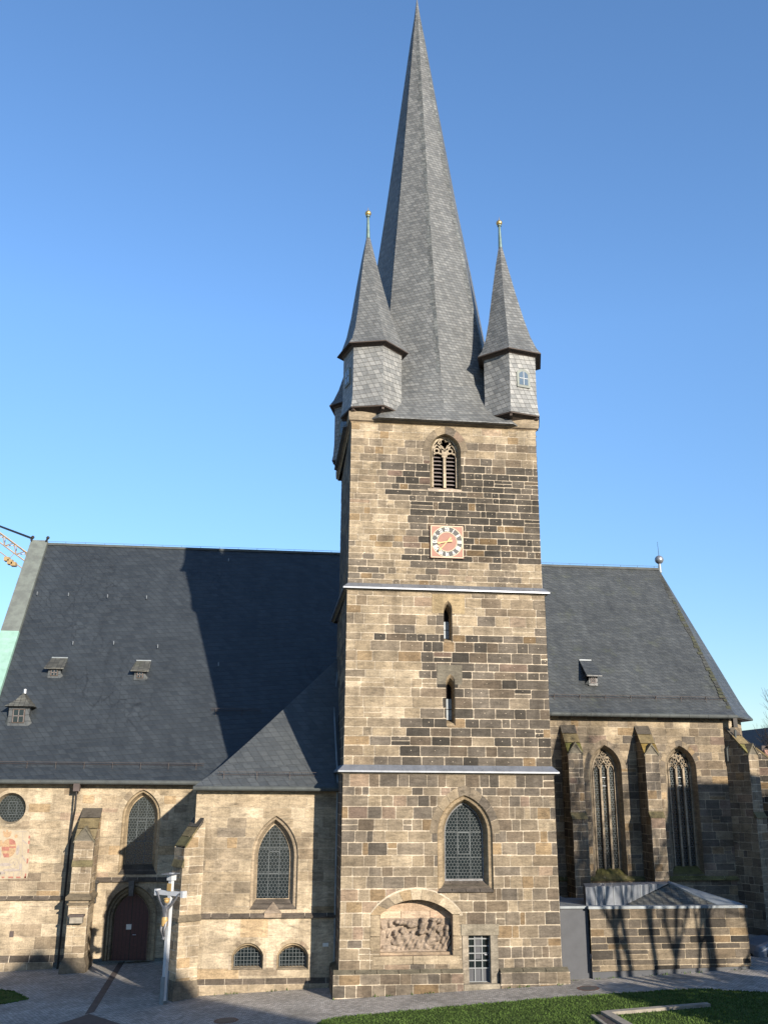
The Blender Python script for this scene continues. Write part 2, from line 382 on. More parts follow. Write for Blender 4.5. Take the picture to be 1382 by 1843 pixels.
def masonry(mb, F, outline, hr, wr, dark, holes=(), rings=(), seed=1, mortar=.028, relief=.014, mcol=MORTAR, dots=0, warm=.06, base_z=0):
    rng = random.Random(seed); b = bbox(outline)
    def emit(p, d, col): mb.poly([F(u, v, d) for u, v in p], col, [(u, v) for u, v in p])
    base = [outline]
    for h in holes: base = subtract(base, h)
    for p in base: emit(p, 0, mcol)
    v = b[2]
    while v < b[3]-.02:
        h = rng.uniform(*hr)
        if b[3]-(v+h) < hr[0]*.55: h = b[3]-v
        u = b[0]-rng.uniform(0, .0); first = True
        while u < b[1]-.02:
            wd = rng.uniform(*wr)*(rng.choice((1, 1, 1, 1.3, .6)))
            if first: wd *= rng.uniform(.5, 1.1); first = False
            if b[1]-(u+wd) < wr[0]*.5: wd = b[1]-u
            vv0, vv1 = v, v+h
            cells = [(u, u+wd, vv0, vv1)]
            if h > .36 and rng.random() < .05: cells = [(u, u+wd, vv0, vv0+h*.5), (u, u+wd, vv0+h*.5, vv1)]
            for (a0, a1, b0, b1) in cells:
                m = mortar/2*rng.uniform(.7, 1.3); k = min(.05, (a1-a0)*.2)
                c_ = [rng.uniform(.004, k) for _ in range(4)]
                x0, x1, y0, y1 = a0+m, a1-m, b0+m+rng.uniform(0, .008), b1-m-rng.uniform(0, .008)
                P = [(x0+c_[0], y0), (x1-c_[1], y0), (x1, y0+c_[1]*.7), (x1, y1-c_[2]*.7), (x1-c_[2], y1), (x0+c_[3], y1), (x0, y1-c_[3]*.7), (x0, y0+c_[0]*.7)]
                P = [(a+rng.uniform(-.007, .007), b_+rng.uniform(-.007, .007)) for a, b_ in P]; P = inter(P, outline)
                if not P: continue
                ps = [P]
                for hh in holes: ps = subtract(ps, hh)
                for hh in rings: ps = subtract(ps, hh)
                dk = dark((a0+a1)/2, (b0+b1)/2); col = blockcol(rng, dk, warm)
                d = relief*rng.uniform(.4, 1.4)
                for p in ps: emit(p, d, col)
                if dots and dk > .3 and rng.random() < dots and len(ps) == 1 and ps[0] is P:
                    cu, cv = (a0+a1)/2+rng.uniform(-.05, .05), (b0+b1)/2+.03; s = .016
                    emit([(cu-s, cv-s), (cu+s, cv-s), (cu+s, cv+s), (cu-s, cv+s)], d+.004, MORTAR)
            u += wd
        v += h
def ringband(mb, F, inner, outer, nst, dark, seed, d=.022, gap=.02, skip=2):
    """voussoirs between two outlines having the same number of points (first `skip` points are the foot)"""
    rng = random.Random(seed); I = inner[skip:]; O = outer[skip:]; n = len(I)
    per = max(1, round((n-1)/nst)); i = 0
    while i < n-1:
        j = min(n-1, i+per); col = blockcol(rng, dark)
        for k in range(i, j):
            a, b2, c, e = I[k], I[k+1], O[k+1], O[k]
            if k == i: a = (a[0]+(b2[0]-a[0])*.06, a[1]+(b2[1]-a[1])*.06); e = (e[0]+(c[0]-e[0])*.06, e[1]+(c[1]-e[1])*.06)
            p = [a, e, c, b2]
            if area(p) < 0: p = p[::-1]
            mb.poly([F(u, v, d) for u, v in p], col, p)
        i = j
def reveal(mb, F, loops, cols):
    """loft through (outline, depth) loops of equal length"""
    for (A, da), (B, db), c in zip(loops, loops[1:], cols):
        n = len(A)
        for i in range(n):
            j = (i+1) % n
            cc = c[1] if (isinstance(c, list) and i == 0) else (c[0] if isinstance(c, list) else c)
            mb.poly([F(*A[i], da), F(*A[j], da), F(*B[j], db), F(*B[i], db)], cc)
def strokes(mb, F, segs, wdt, d, conv=None):
    for (a, b2) in segs:
        if conv:
            # clip the segment as a thin polygon
            pass
        dx, dy = b2[0]-a[0], b2[1]-a[1]; l = math.hypot(dx, dy)
        if l < 1e-4: continue
        nx, ny = -dy/l*wdt/2, dx/l*wdt/2
        P = [(a[0]-nx, a[1]-ny), (b2[0]-nx, b2[1]-ny), (b2[0]+nx, b2[1]+ny), (a[0]+nx, a[1]+ny)]
        if conv: P = inter(P, conv)
        if P: mb.poly([F(u, v, d) for u, v in P], (.3, .3, .3), P)
def hexlattice(mb, F, conv, s, wd, d):
    b = bbox(conv); dx = s*math.sqrt(3); dy = s*1.5; segs = []; j = 0; v = b[2]-s
    while v < b[3]+s:
        u = b[0]-dx+(dx/2 if j % 2 else 0)
        while u < b[1]+dx:
            P = [(u+s*math.sin(R(60*i)), v+s*math.cos(R(60*i))) for i in range(4)]
            segs += [(P[0], P[1]), (P[1], P[2]), (P[2], P[3])]; u += dx
        v += dy; j += 1
    strokes(mb, F, segs, wd, d, conv)
def glazing(F, conv, d, parent, hexs=.075, wd=.014, bars=(), vbars=(), casement=None):
    """glass pane with leaded honeycomb, saddle bars and a small opening light"""
    g = MB(); g.poly([F(u, v, d) for u, v in conv], uv=conv); o = g.build('window_glass', 'glass', parent)
    l = MB(); hexlattice(l, F, conv, hexs, wd, d+.006)
    b = bbox(conv)
    for v in bars: strokes(l, F, [((b[0], v), (b[1], v))], .03, d+.012, conv)
    for u in vbars: strokes(l, F, [((u, b[2]), (u, b[3]))], .022, d+.012, conv)
    if casement:
        u0, u1, v0, v1 = casement
        strokes(l, F, [((u0, v0), (u1, v0)), ((u1, v0), (u1, v1)), ((u1, v1), (u0, v1)), ((u0, v1), (u0, v0))], .035, d+.018, conv)
    l.build('lead_lattice', 'lead', parent)
    return o
def flat(mb, F, poly, d, col=(.3, .3, .3)): mb.poly([F(u, v, d) for u, v in poly], col, poly)
def ext(mb, F, poly, d0, d1, col=(.3, .3, .3)):
    mb.prism([F(u, v, d0) for u, v in poly], [F(u, v, d1) for u, v in poly], col, True, False)
def barring(mb, F, cu, cv, r, t, d0, d1, n=20, a0=0, a1=360, col=(.3, .3, .3)):
    for i in range(n):
        p, q = R(a0+(a1-a0)*i/n), R(a0+(a1-a0)*(i+1)/n)
        P = [(cu+(r-t)*math.cos(p), cv+(r-t)*math.sin(p)), (cu+(r+t)*math.cos(p), cv+(r+t)*math.sin(p)), (cu+(r+t)*math.cos(q), cv+(r+t)*math.sin(q)), (cu+(r-t)*math.cos(q), cv+(r-t)*math.sin(q))]
        ext(mb, F, P, d0, d1, col)
def polybar(mb, F, pts, t, d0, d1, col=(.3, .3, .3)):
    for a, b2 in zip(pts, pts[1:]):
        dx, dy = b2[0]-a[0], b2[1]-a[1]; l = math.hypot(dx, dy)
        if l < 1e-5: continue
        nx, ny = -dy/l*t, dx/l*t
        ext(mb, F, [(a[0]-nx, a[1]-ny), (b2[0]-nx, b2[1]-ny), (b2[0]+nx, b2[1]+ny), (a[0]+nx, a[1]+ny)], d0, d1, col)

def G(x, y=0): return .045*max(-45, min(40, x))-.15

# ---------------------------------------------------------------- lancet windows
def px_arch(Y, xl, xr, yb, ys, ya, seg=False, n=9):
    ym = (yb+ys)/2
    a, b2 = at(xl, ym, Y).x, at(xr, ym, Y).x; xm = (xl+xr)/2
    v0, vs, va = at(xm, yb, Y).z, at(xm, ys, Y).z, at(xm, ya, Y).z
    return (segarch if seg else arch)((a+b2)/2, v0, b2-a, vs, va, n), ((a+b2)/2, v0, b2-a, vs, va)
def ring_of(prm, t, seg=False, n=9):
    cu, v0, w_, vs, va = prm
    return (segarch if seg else arch)(cu, vs if not seg else v0, w_+2*t, vs, va+t*(1.25 if not seg else 1), n)
def lerp_loop(A, B, k): return [(a[0]+(b2[0]-a[0])*k, a[1]+(b2[1]-a[1])*k) for a, b2 in zip(A, B)]

GAIN[:] = [.88, .13]
# ================================================================ CHURCH TOWER
T = thing('church_tower', 'tall brown sandstone church tower with clock, grey slate spire and four corner turrets', 'tower', (7.8, 4.7, 0))
def put(parent, *obs):
    for o in obs: o.matrix_parent_inverse = parent.matrix_world.inverted()
TY1, TY2, TY3, TB = 0.0, .09, .18, 9.45
PL = -.26
# outlines
x1a, x1b, x2a, x2b, x3a, x3b = 3.0, 12.56, 3.08, 12.49, 3.15, 12.40
Z1, Z1t, Z2, Z2t, Z3 = .98, 9.02, 9.32, 17.22, 17.5
ZT = 25.62
F1, F2, F3 = FRONT(TY1), FRONT(TY2), FRONT(TY3)
# openings
lanc_o, lanc_p = px_arch(TY1, 787.5, 887, 1604, 1500, 1431)
lanc_i, _ = px_arch(TY1+.62, 799.5, 869, 1586, 1500, 1444)
nic_o, nic_p = px_arch(TY1, 684, 814.5, 1720, 1646, 1619, True)
nic_i = nic_o
dx0, dx1 = at(843, 1720, TY1).x, at(882.5, 1720, TY1).x; dz0, dz1 = at(862, 1769, TY1).z, at(862, 1678, TY1).z
fx0, fx1 = at(832, 1720, TY1).x, at(896, 1720, TY1).x; fz1 = at(862, 1663, TY1).z
door_h = [(fx0, dz0-.2), (fx1, dz0-.2), (fx1, fz1), (fx0, fz1)]
sm = MB()
def dk1(u, v):
    k = .47+.10*math.sin(u*1.9+v)+(.10 if v < 3.4 and u > 10.6 else 0)+(.12 if v > 8.2 else 0)
    if 3.0 < v < 5.5: k -= .12
    if u < 6 and v < 3.4: k -= .12
    return k
lr = ring_of(lanc_p, .34); nr = segarch(nic_p[0], nic_p[3]-.05, nic_p[2]+.9, nic_p[3]+.05, nic_p[4]+.5)
out1 = [(x1a, Z1), (x1b, Z1), (x1b-.02, Z1t), (x1a+.03, Z1t)]
# pale dressed stone jambs around the niche
ja, jb = nic_p[0]-nic_p[2]/2, nic_p[0]+nic_p[2]/2
jl = [(ja-.42, 1.75), (ja, 1.75), (ja, nic_p[3]), (ja-.42, nic_p[3])]; jr = [(jb, 1.75), (jb+.3, 1.75), (jb+.3, nic_p[3]), (jb, nic_p[3])]
js = [(ja-.3, nic_p[1]-.34), (jb+.3, nic_p[1]-.34), (jb+.3, nic_p[1]), (ja-.3, nic_p[1])]
masonry(sm, F1, out1, (.32, .56), (.38, .92), dk1, [lanc_o, nic_o, door_h], [lr, nr, jl, jr, js], 11, .034, .016, dots=0, warm=.085)
ringband(sm, F1, lanc_o, arch(lanc_p[0], lanc_p[1], lanc_p[2]+.68, lanc_p[3], lanc_p[4]+.42), 9, .42, 3)
ringband(sm, F1, nic_o, segarch(nic_p[0], nic_p[1], nic_p[2]+.85, nic_p[3], nic_p[4]+.42), 8, .12, 5)
for q in (jl, jr, js):
    masonry(sm, F1, q, (.45, .8), (1.2, 2.0), lambda u, v: .12, [nic_o], [], 7, .015, .02, warm=.03)
reveal(sm, F1, [(lanc_o, .02), (lerp_loop(lanc_o, lanc_i, .15), -.10), (lerp_loop(lanc_o, lanc_i, .55), -.16), (lerp_loop(lanc_o, lanc_i, .7), -.30), (lanc_i, -.60)], [[(.44, .33, .2), (.14, .12, .09)], [(.40, .31, .2), (.12, .10, .08)], [(.42, .33, .21), (.14, .12, .09)], [(.36, .28, .18), (.16, .13, .1)]])
reveal(sm, F1, [(nic_o, .03), (nic_o, -.52)], [(.46, .34, .23)])
sm.build('front_wall', 'stone', T)
# pale sill stones below the lancet
s_ = MB(); c0, c1 = lanc_p[0]-lanc_p[2]/2, lanc_p[0]+lanc_p[2]/2
for i in range(4):
    a, b2 = c0+(c1-c0)*i/4+.015, c0+(c1-c0)*(i+1)/4-.015; z = lanc_p[1]
    zi = bbox(lanc_i)[2]
    s_.prism([F1(a, z-.10, -.02), F1(b2, z-.10, -.02), F1(b2, zi-.10, -.55), F1(a, zi-.10, -.55)], [F1(a, z-.02, .09), F1(b2, z-.02, .09), F1(b2, zi+.02, -.55), F1(a, zi+.02, -.55)], (.13, .11, .09))
s_.build('window_sill', 'stone', T)
wo = MB(); reveal(wo, F1, [(lanc_i, -.57), (lerp_loop(lanc_i, [(lanc_p[0], lanc_p[3])]*len(lanc_i), .05), -.57), (lerp_loop(lanc_i, [(lanc_p[0], lanc_p[3])]*len(lanc_i), .05), -.64)], [(.3, .3, .3)]*2)
wfr = wo.build('lancet_window', 'stone', T)
b_ = bbox(lanc_i); bw_ = b_[1]-b_[0]; bh_ = b_[3]-b_[2]
glazing(F1, lanc_i, -.63, wfr, .085, .016, [b_[2]+bh_*f for f in (.3, .62)], [b_[0]+bw_*.34, b_[0]+bw_*.67], (b_[0]+bw_*.35, b_[0]+bw_*.66, b_[2]+bh_*.34, b_[2]+bh_*.61))
# stages two and three
sl1, sl1p = px_arch(TY2, 798.5, 813.7, 1156, 1097, 1081)
sl2, sl2p = px_arch(TY2, 802.8, 818.8, 1307, 1227, 1213.5)
sl1b = [(sl1p[0]-.75, sl1p[3]-.18), (sl1p[0]+.8, sl1p[3]-.18), (sl1p[0]+.8, sl1p[4]+.3), (sl1p[0]-.75, sl1p[4]+.3)]
sl2b = [(sl2p[0]-.62, sl2p[3]-.12), (sl2p[0]+.55, sl2p[3]-.12), (sl2p[0]+.55, sl2p[4]+.42), (sl2p[0]-.62, sl2p[4]+.42)]
sm = MB()
def dk2(u, v):
    e = (u-3.1); k = .66
    k = .17+.64*max(0, min(1, (e-1.6-1.1*math.sin(v*1.1)-.8*math.sin(v*.6+1))/1.5))
    if v > 15.2: k = .32+.15*math.sin(u*2.7)
    if v < 10.6: k = max(k, .46)
    if v < 11.2 and e < 1.5: k = .35
    if e > 6.8: k -= .06
    return k
out2 = [(x2a-.02, Z1t+.2), (x2b+.01, Z1t+.2), (x2b-.01, Z2t), (x2a, Z2t)]
masonry(sm, F2, out2, (.34, .50), (.5, 1.15), dk2, [sl1, sl2], [sl1b, sl2b], 22, .032, .015, dots=.75)
for (o_, b_, hh, c_) in ((sl1, sl1b, sl1p, (.44, .34, .2)), (sl2, sl2b, sl2p, (.19, .17, .13))):
    for p in subtract([b_], o_): flat(sm, F2, p, .02, c_)
    reveal(sm, F2, [(o_, .02), (lerp_loop(o_, [(hh[0]-.03, (hh[1]+hh[3])/2)]*len(o_), .12), -.10), (lerp_loop(o_, [(hh[0]-.05, (hh[1]+hh[3])/2)]*len(o_), .30), -.55)], [(.40, .31, .2), (.32, .25, .16)])
sm.build('front_wall', 'stone', T)
for (o_, hh) in ((sl1, sl1p), (sl2, sl2p)):
    g = MB(); lp = lerp_loop(o_, [(hh[0]-.05, (hh[1]+hh[3])/2)]*len(o_), .28); b_ = bbox(lp); cu = (b_[0]+b_[1])/2
    flat(g, F2, lp, -.54); o = g.build('slit_window', 'dark', T)
    p = MB(); zt = b_[2]+(b_[3]-b_[2])*.58
    for k in range(2): flat(p, F2, [(b_[0], b_[2]+(zt-b_[2])*k/2+.03), (b_[1], b_[2]+(zt-b_[2])*k/2+.03), (b_[1], b_[2]+(zt-b_[2])*(k+1)/2), (b_[0], b_[2]+(zt-b_[2])*(k+1)/2)], -.50)
    p.build('shutter_panel', 'zinc_dark', o)
# belfry stage
bel_o, bel_p = px_arch(TY3, 773.8, 829.5, 881, 812, 781)
bel_i, bip = px_arch(TY3+.5, 776.5, 821.5, 879.5, 813, 787)
ck = at(803.5, 976.2, TY3); CS = .80
ckh = [(ck.x-CS-.1, ck.z+CS), (ck.x+CS+.1, ck.z+CS), (ck.x+CS+.1, ck.z+CS+.01), (ck.x-CS-.1, ck.z+CS+.01)]
br_ = ring_of(bel_p, .34)
sm = MB()
def dk3(u, v):
    e = u-3.2; k = .23+.68*max(0, min(1, (e-1.5-.9*math.sin(v*.9+2))/1.3))
    if v > 24.7: k = .14
    elif v > 23.8: k = min(k, .5)
    if v < 18.8: k = .45+.12*math.sin(u*2)
    if e > 8.3: k -= .12
    return k
out3 = [(x3a-.03, Z2t+.2), (x3b+.02, Z2t+.2), (x3b-.01, ZT), (x3a+.01, ZT)]
masonry(sm, F3, out3, (.27, .42), (.38, 1.0), dk3, [bel_o], [br_], 33, .03, .014, dots=.75, warm=.05)
ringband(sm, F3, bel_o, arch(bel_p[0], bel_p[1], bel_p[2]+.68, bel_p[3], bel_p[4]+.40), 7, .40, 4)
reveal(sm, F3, [(bel_o, .02), (lerp_loop(bel_o, bel_i, .3), -.12), (bel_i, -.5)], [[(.44, .36, .24), (.45, .37, .26)], [(.40, .33, .22), (.5, .41, .3)]])
sm.build('front_wall', 'stone', T)
# side and rear walls
sm = MB()
for (xa, ya, z0, z1, sd) in ((x1a, TY1, 0, Z1t, 41), (x2a, TY2, Z1t+.2, Z2t, 42), (x3a, TY3, Z2t+.2, ZT, 43)):
    sk = .2 if sd > 41 else 0; ln_ = math.hypot(sk, TB-ya); masonry(sm, Frame((xa+sk, TB, 0), (-sk, ya-TB)), [(0, z0), (ln_, z0), (ln_, z1), (0, z1)], (.36, .5), (.5, 1.1), lambda u, v: .6, seed=sd, mortar=.03, dots=.3)
for (xb, ya, z0, z1, sd) in ((x1b, TY1, 0, Z1t, 44), (x2b, TY2, Z1t+.2, Z2t, 45), (x3b, TY3, Z2t+.2, ZT, 46)):
    masonry(sm, Frame((xb, ya, 0), (0, 1)), [(0, z0), (TB-ya, z0), (TB-ya, z1), (0, z1)], (.36, .5), (.5, 1.1), lambda u, v: .5, seed=sd, mortar=.03)
masonry(sm, Frame((x2b, TB-.01, 0), (-1, 0)), [(0, 0), (x2b-x2a-.29, 0), (x2b-x2a-.29, ZT), (0, ZT)], (.4, .5), (.8, 1.3), lambda u, v: .5, seed=47)
sm.build('side_wall', 'stone', T)
# plinth, in two pieces either side of the door, right hand one deeper
for (a, b2, d, top, nm, sd, sl_) in ((x1a-.24, fx0-.02, .24, 1.0, 'plinth', 51, .10), (fx1+.03, x1b+.24, .30, 1.0, 'plinth', 52, .12)):
    p = MB(); Fp = FRONT(TY1-d); z0 = G(a)-.35
    masonry(p, Fp, [(a, z0), (b2, z0), (b2, top-.10), (a, top-.10)], (.36, .5), (.45, .95), lambda u, v: .58, seed=sd, mortar=.025, warm=.16)
    for (x, u) in ((a, -1), (b2, 1)):
        masonry(p, Frame((x, TB if u < 0 else TY1-d, 0) if (x < 4 or x > 12) else ((x, TY1, 0) if u < 0 else (x, TY1-d, 0)), (0, u)), [(0, z0), ((TB-TY1+d) if (x < 4 or x > 12) else d, z0), ((TB-TY1+d) if (x < 4 or x > 12) else d, top-.10), (0, top-.10)], (.36, .5), (.5, .9), lambda u, v: .62, seed=sd+5)
    # moss-stained chamfer on top
    nb = max(2, round((b2-a)/.9))
    for i in range(nb):
        q0, q1 = a+(b2-a)*i/nb+.012, a+(b2-a)*(i+1)/nb-.012
        p.poly([Fp(q0, top-.10, .01), Fp(q1, top-.10, .01), F1(q1, top+.05, .0), F1(q0, top+.05, .0)], (.17, .15, .105))
    if a < 4: p.poly([(x1a-.24, TB, top-.1), (x1a-.24, TY1-d, top-.1), (x1a, TY1, top+.05), (x1a, TB, top+.05)], (.13, .12, .08))
    p.build(nm, 'stone', T)
# drip courses with zinc flashing
def cornice(z0, xa, xb, ya, ov, z1, nm='cornice'):
    p = MB()
    for (o0, o1, za, zb) in ((.0, ov*.55, z0-.10, z0), ):
        A = [(xa-o0, ya-o0), (xb+o0, ya-o0), (xb+o0, TB+o0), (xa-o0, TB+o0)]; B = [(xa-o1, ya-o1), (xb+o1, ya-o1), (xb+o1, TB+o1), (xa-o1, TB+o1)]
        p.prism([Vector((*q, za)) for q in A], [Vector((*q, zb)) for q in B], (.17, .15, .11), False, False)
    o = p.build(nm, 'stone', T)
    p = MB(); A = [(xa-ov, ya-ov), (xb+ov, ya-ov), (xb+ov, TB+ov), (xa-ov, TB+ov)]; B = [(xa+.06, ya+.06), (xb-.06, ya+.06), (xb-.06, TB), (xa+.06, TB)]
    p.prism([Vector((*q, z0)) for q in A], [Vector((*q, z0+.07)) for q in A], cap=False)
    p.prism([Vector((*q, z0+.07)) for q in A], [Vector((*q, z1)) for q in B], cap=False, bottom=False)
    for i in range(9):
        x = xa+(xb-xa)*(i+.5)/9; p.poly([(x-.012, ya-ov-.004, z0+.078), (x+.012, ya-ov-.004, z0+.078), (x+.012, ya+.05, z1+.008), (x-.012, ya+.05, z1+.008)])
    p.build('flashing', 'zinc', o)
cornice(9.02, x1a, x1b, TY1, .20, 9.34)
cornice(17.26, x2a, x2b, TY2, .20, 17.56)
# stone eaves course under the spire
p = MB()
for (o0, o1, za, zb, c) in ((0, .04, 25.54, 25.62, (.40, .31, .2)), (.04, .12, 25.62, 25.68, (.22, .17, .12)), (.12, .14, 25.68, 25.9, (.33, .27, .19)), (.14, .14, 25.9, 26.12, (.36, .295, .21))):
    A = [(x3a-o0, TY3-o0), (x3b+o0, TY3-o0), (x3b+o0, TB+o0), (x3a-o0, TB+o0)]; B = [(x3a-o1, TY3-o1), (x3b+o1, TY3-o1), (x3b+o1, TB+o1), (x3a-o1, TB+o1)]
    p.prism([Vector((*q, za)) for q in A], [Vector((*q, zb)) for q in B], c, False, False)
p.poly([(x3a-.14, TY3-.14, 26.12), (x3b+.14, TY3-.14, 26.12), (x3b+.14, TB+.14, 26.12), (x3a-.14, TB+.14, 26.12)], (.3, .25, .2))
p.build('eaves_course', 'stone', T)

# belfry tracery and louvres
bw = MB(); STC = (.50, .42, .31); cu, v0, w_, vs, va = bip
d0, d1 = -.48, -.34
lw = (w_-.30)/2                       # light width
mull = .13
lts = [cu-mull/2-lw/2-.03, cu+mull/2+lw/2+.03]
polybar(bw, F3, [(cu, v0), (cu, vs-.05)], mull/2, d0, d1, STC)
for s in (-1, 1): polybar(bw, F3, [(cu+s*(w_/2-.03), v0), (cu+s*(w_/2-.03), vs)], .04, d0, d1, STC)
for i in range(2, len(bel_i)-1): polybar(bw, F3, [lerp_loop([bel_i[i]], [(cu, vs)], .05)[0], lerp_loop([bel_i[i+1]], [(cu, vs)], .05)[0]], .045, d0, d1, STC)
for lc in lts:
    a = arch(lc, vs-.35, lw, vs-.12, vs+.32, 7)
    polybar(bw, F3, a[1:]+[a[0]], .035, d0, d1, STC)
    barring(bw, F3, lc-.05, vs-.02, .12, .03, d0, d1-.02, 12, 0, 360, STC)
    for s in (-1, 1): polybar(bw, F3, [(lc+s*lw/2, vs-.2), (lc+s*.04, vs-.12)], .04, d0, d1-.03, STC)
qc = (cu, va-.43)
barring(bw, F3, qc[0], qc[1], .31, .03, d0, d1, 20, 0, 360, STC)
for k in range(4):
    t = R(20+90*k); barring(bw, F3, qc[0]+.15*math.cos(t), qc[1]+.15*math.sin(t), .125, .022, d0, d1-.02, 12, math.degrees(t)-120, math.degrees(t)+120, STC)
for s in (-1, 1): polybar(bw, F3, [(cu, vs-.06), (cu+s*.16, vs+.24), (cu+s*.38, vs+.33)], .035, d0, d1, STC)
trac = bw.build('belfry_window', 'stone', T)
dk = MB(); flat(dk, F3, lerp_loop(bel_i, bel_o, .02), -.75); dk.build('dark_opening', 'dark', trac)
for lc in lts:
    for k in range(9):
        z = v0+.08+(vs-.2-v0)*k/8.6; p = MB()
        p.prism([F3(lc-lw/2-.02, z, -.62), F3(lc+lw/2+.02, z, -.62), F3(lc+lw/2+.02, z-.03, -.62), F3(lc-lw/2-.02, z-.03, -.62)][::-1],
                [F3(lc-lw/2-.02, z-.12+.02, -.46), F3(lc+lw/2+.02, z-.12+.02, -.46), F3(lc+lw/2+.02, z-.12, -.46), F3(lc-lw/2-.02, z-.12, -.46)][::-1])
        p.build('louvre_slat', 'louvre', trac)
p = MB(); ext(p, F3, [(bel_p[0]-bel_p[2]/2-.12, bel_p[1]-.13), (bel_p[0]+bel_p[2]/2-.02, bel_p[1]-.13), (bel_p[0]+bel_p[2]/2-.02, bel_p[1]+.01), (bel_p[0]-bel_p[2]/2-.12, bel_p[1]+.01)], -.1, .04, (.55, .46, .36)); p.build('window_sill', 'stone', T)

# clock
p = MB(); sq = lambda s: [(ck.x-s, ck.z-s), (ck.x+s, ck.z-s), (ck.x+s, ck.z+s), (ck.x-s, ck.z+s)]
ext(p, F3, sq(CS), 0, .12); cf = p.build('clock_face', 'clockred', T)
p = MB()
for a, b2 in zip(sq(CS-.035), sq(CS-.035)[1:]+sq(CS-.035)[:1]): polybar(p, F3, [a, b2], .018, .12, .128)
p.build('gilt_border', 'cream', cf)
p = MB(); barring(p, F3, ck.x, ck.z, .605, .125, .115, .126, 48); p.build('dark_ring', 'clockdark', cf)
p = MB(); barring(p, F3, ck.x, ck.z, .745, .016, .12, .131, 48); p.build('ring_line', 'cream', cf); p = MB(); barring(p, F3, ck.x, ck.z, .475, .014, .12, .131, 40); p.build('ring_line', 'cream', cf)
def numeral(txt, ang):
    p = MB()
    adv = {'I': .052, 'V': .115, 'X': .115}; tot = sum(adv[c] for c in txt); x = -tot/2; rm, hh = .607, .105
    def P(a, r): t = R(ang); return (ck.x+math.sin(t)*r+math.cos(t)*a, ck.z+math.cos(t)*r-math.sin(t)*a)
    for c in txt:
        w2 = adv[c]
        S = {'I': [((.5, -1), (.5, 1))], 'V': [((.12, 1), (.5, -1)), ((.88, 1), (.5, -1))], 'X': [((.1, 1), (.9, -1)), ((.9, 1), (.1, -1))]}[c]
        for (a, b2) in S: polybar(p, F3, [P(x+a[0]*w2, rm+a[1]*hh), P(x+b2[0]*w2, rm+b2[1]*hh)], .015, .126, .134)
        x += w2
    p.build('roman_numeral', 'white', cf)
for i, tx in enumerate(('XII', 'I', 'II', 'III', 'IIII', 'V', 'VI', 'VII', 'VIII', 'IX', 'X', 'XI')): numeral(tx, 30*i)
for (ang, ln, tl, wd, dd) in ((258, .50, .25, .035, .17), (222, .66, .27, .028, .20)):
    p = MB(); t = R(ang); ax = (math.sin(t), math.cos(t)); nx = (ax[1], -ax[0])
    P = lambda a, b2: (ck.x+ax[0]*a+nx[0]*b2, ck.z+ax[1]*a+nx[1]*b2)
    ext(p, F3, [P(-tl, -wd*1.7), P(0, -wd*.8), P(ln*.72, -wd), P(ln*.8, -wd*1.9), P(ln, 0), P(ln*.8, wd*1.9), P(ln*.72, wd), P(0, wd*.8), P(-tl, wd*1.7)], dd, dd+.02)
    p.build('clock_hand', 'goldpaint', cf)

# niche with worn carved relief
FN = FRONT(TY1+.50); a, b2, z0, z1, zt = ja+.0, jb, nic_p[1], at(750, 1654, .3).z, nic_p[4]
p = MB(); flat(p, FN, [(a-.02, z0), (b2+.02, z0), (b2+.02, zt+.1), (a-.02, zt+.1)], -.04, (.5, .37, .26))
ext(p, FN, [(a, z1+.01), (a+.95, z1+.01), (a+.95, z1+.30), (a, z1+.30)], -.04, .0, (.60, .46, .33)); ext(p, FN, [(a+.97, z1+.01), (a+2.2, z1+.01), (a+2.2, z1+.30), (a+.97, z1+.30)], -.04, .0, (.56, .43, .31)); ext(p, FN, [(a+2.22, z1+.01), (b2, z1+.01), (b2, z1+.30), (a+2.22, z1+.30)], -.04, .0, (.52, .38, .27))
ext(p, FN, [(a, z0), (b2, z0), (b2, z0+.10), (a, z0+.10)], -.04, .30, (.38, .29, .2))
rel_o = p.build('niche_panel', 'stone', T)
W_, H_ = b2-a, z1-z0
BL = [  # u, v, ru, rv, height (fractions of the panel)
 (.07, .80, .05, .16, .05), (.16, .84, .04, .12, .06), (.05, .55, .03, .12, .05), (.13, .55, .03, .13, .05),
 (.29, .90, .09, .09, .22), (.40, .86, .09, .08, .20), (.46, .80, .08, .09, .17), (.22, .58, .035, .08, .20), (.25, .45, .05, .16, .18), (.24, .30, .07, .14, .16),
 (.33, .62, .045, .12, .20), (.34, .45, .07, .2, .16), (.33, .28, .09, .18, .13), (.45, .42, .06, .16, .13), (.47, .58, .035, .07, .16), (.43, .25, .07, .16, .11),
 (.60, .95, .035, .10, .20), (.60, .78, .05, .16, .20), (.58, .60, .05, .10, .22), (.62, .62, .05, .1, .20),
 (.76, .98, .05, .07, .24), (.82, .93, .07, .09, .20), (.75, .78, .055, .16, .24), (.73, .55, .06, .22, .2), (.72, .35, .08, .2, .17), (.83, .68, .05, .10, .18), (.86, .52, .035, .09, .2), (.80, .40, .05, .12, .15),
 (.95, .72, .04, .12, .22), (.95, .52, .05, .20, .18), (.93, .3, .07, .2, .14), (.60, .22, .2, .12, .08), (.3, .12, .35, .08, .09), (.8, .12, .3, .08, .09)]
rng = random.Random(9); nu, nv = 110, 54; hg = []
folds = [(rng.random(), rng.random(), rng.uniform(14, 40), rng.uniform(-.6, .6)) for _ in range(12)]
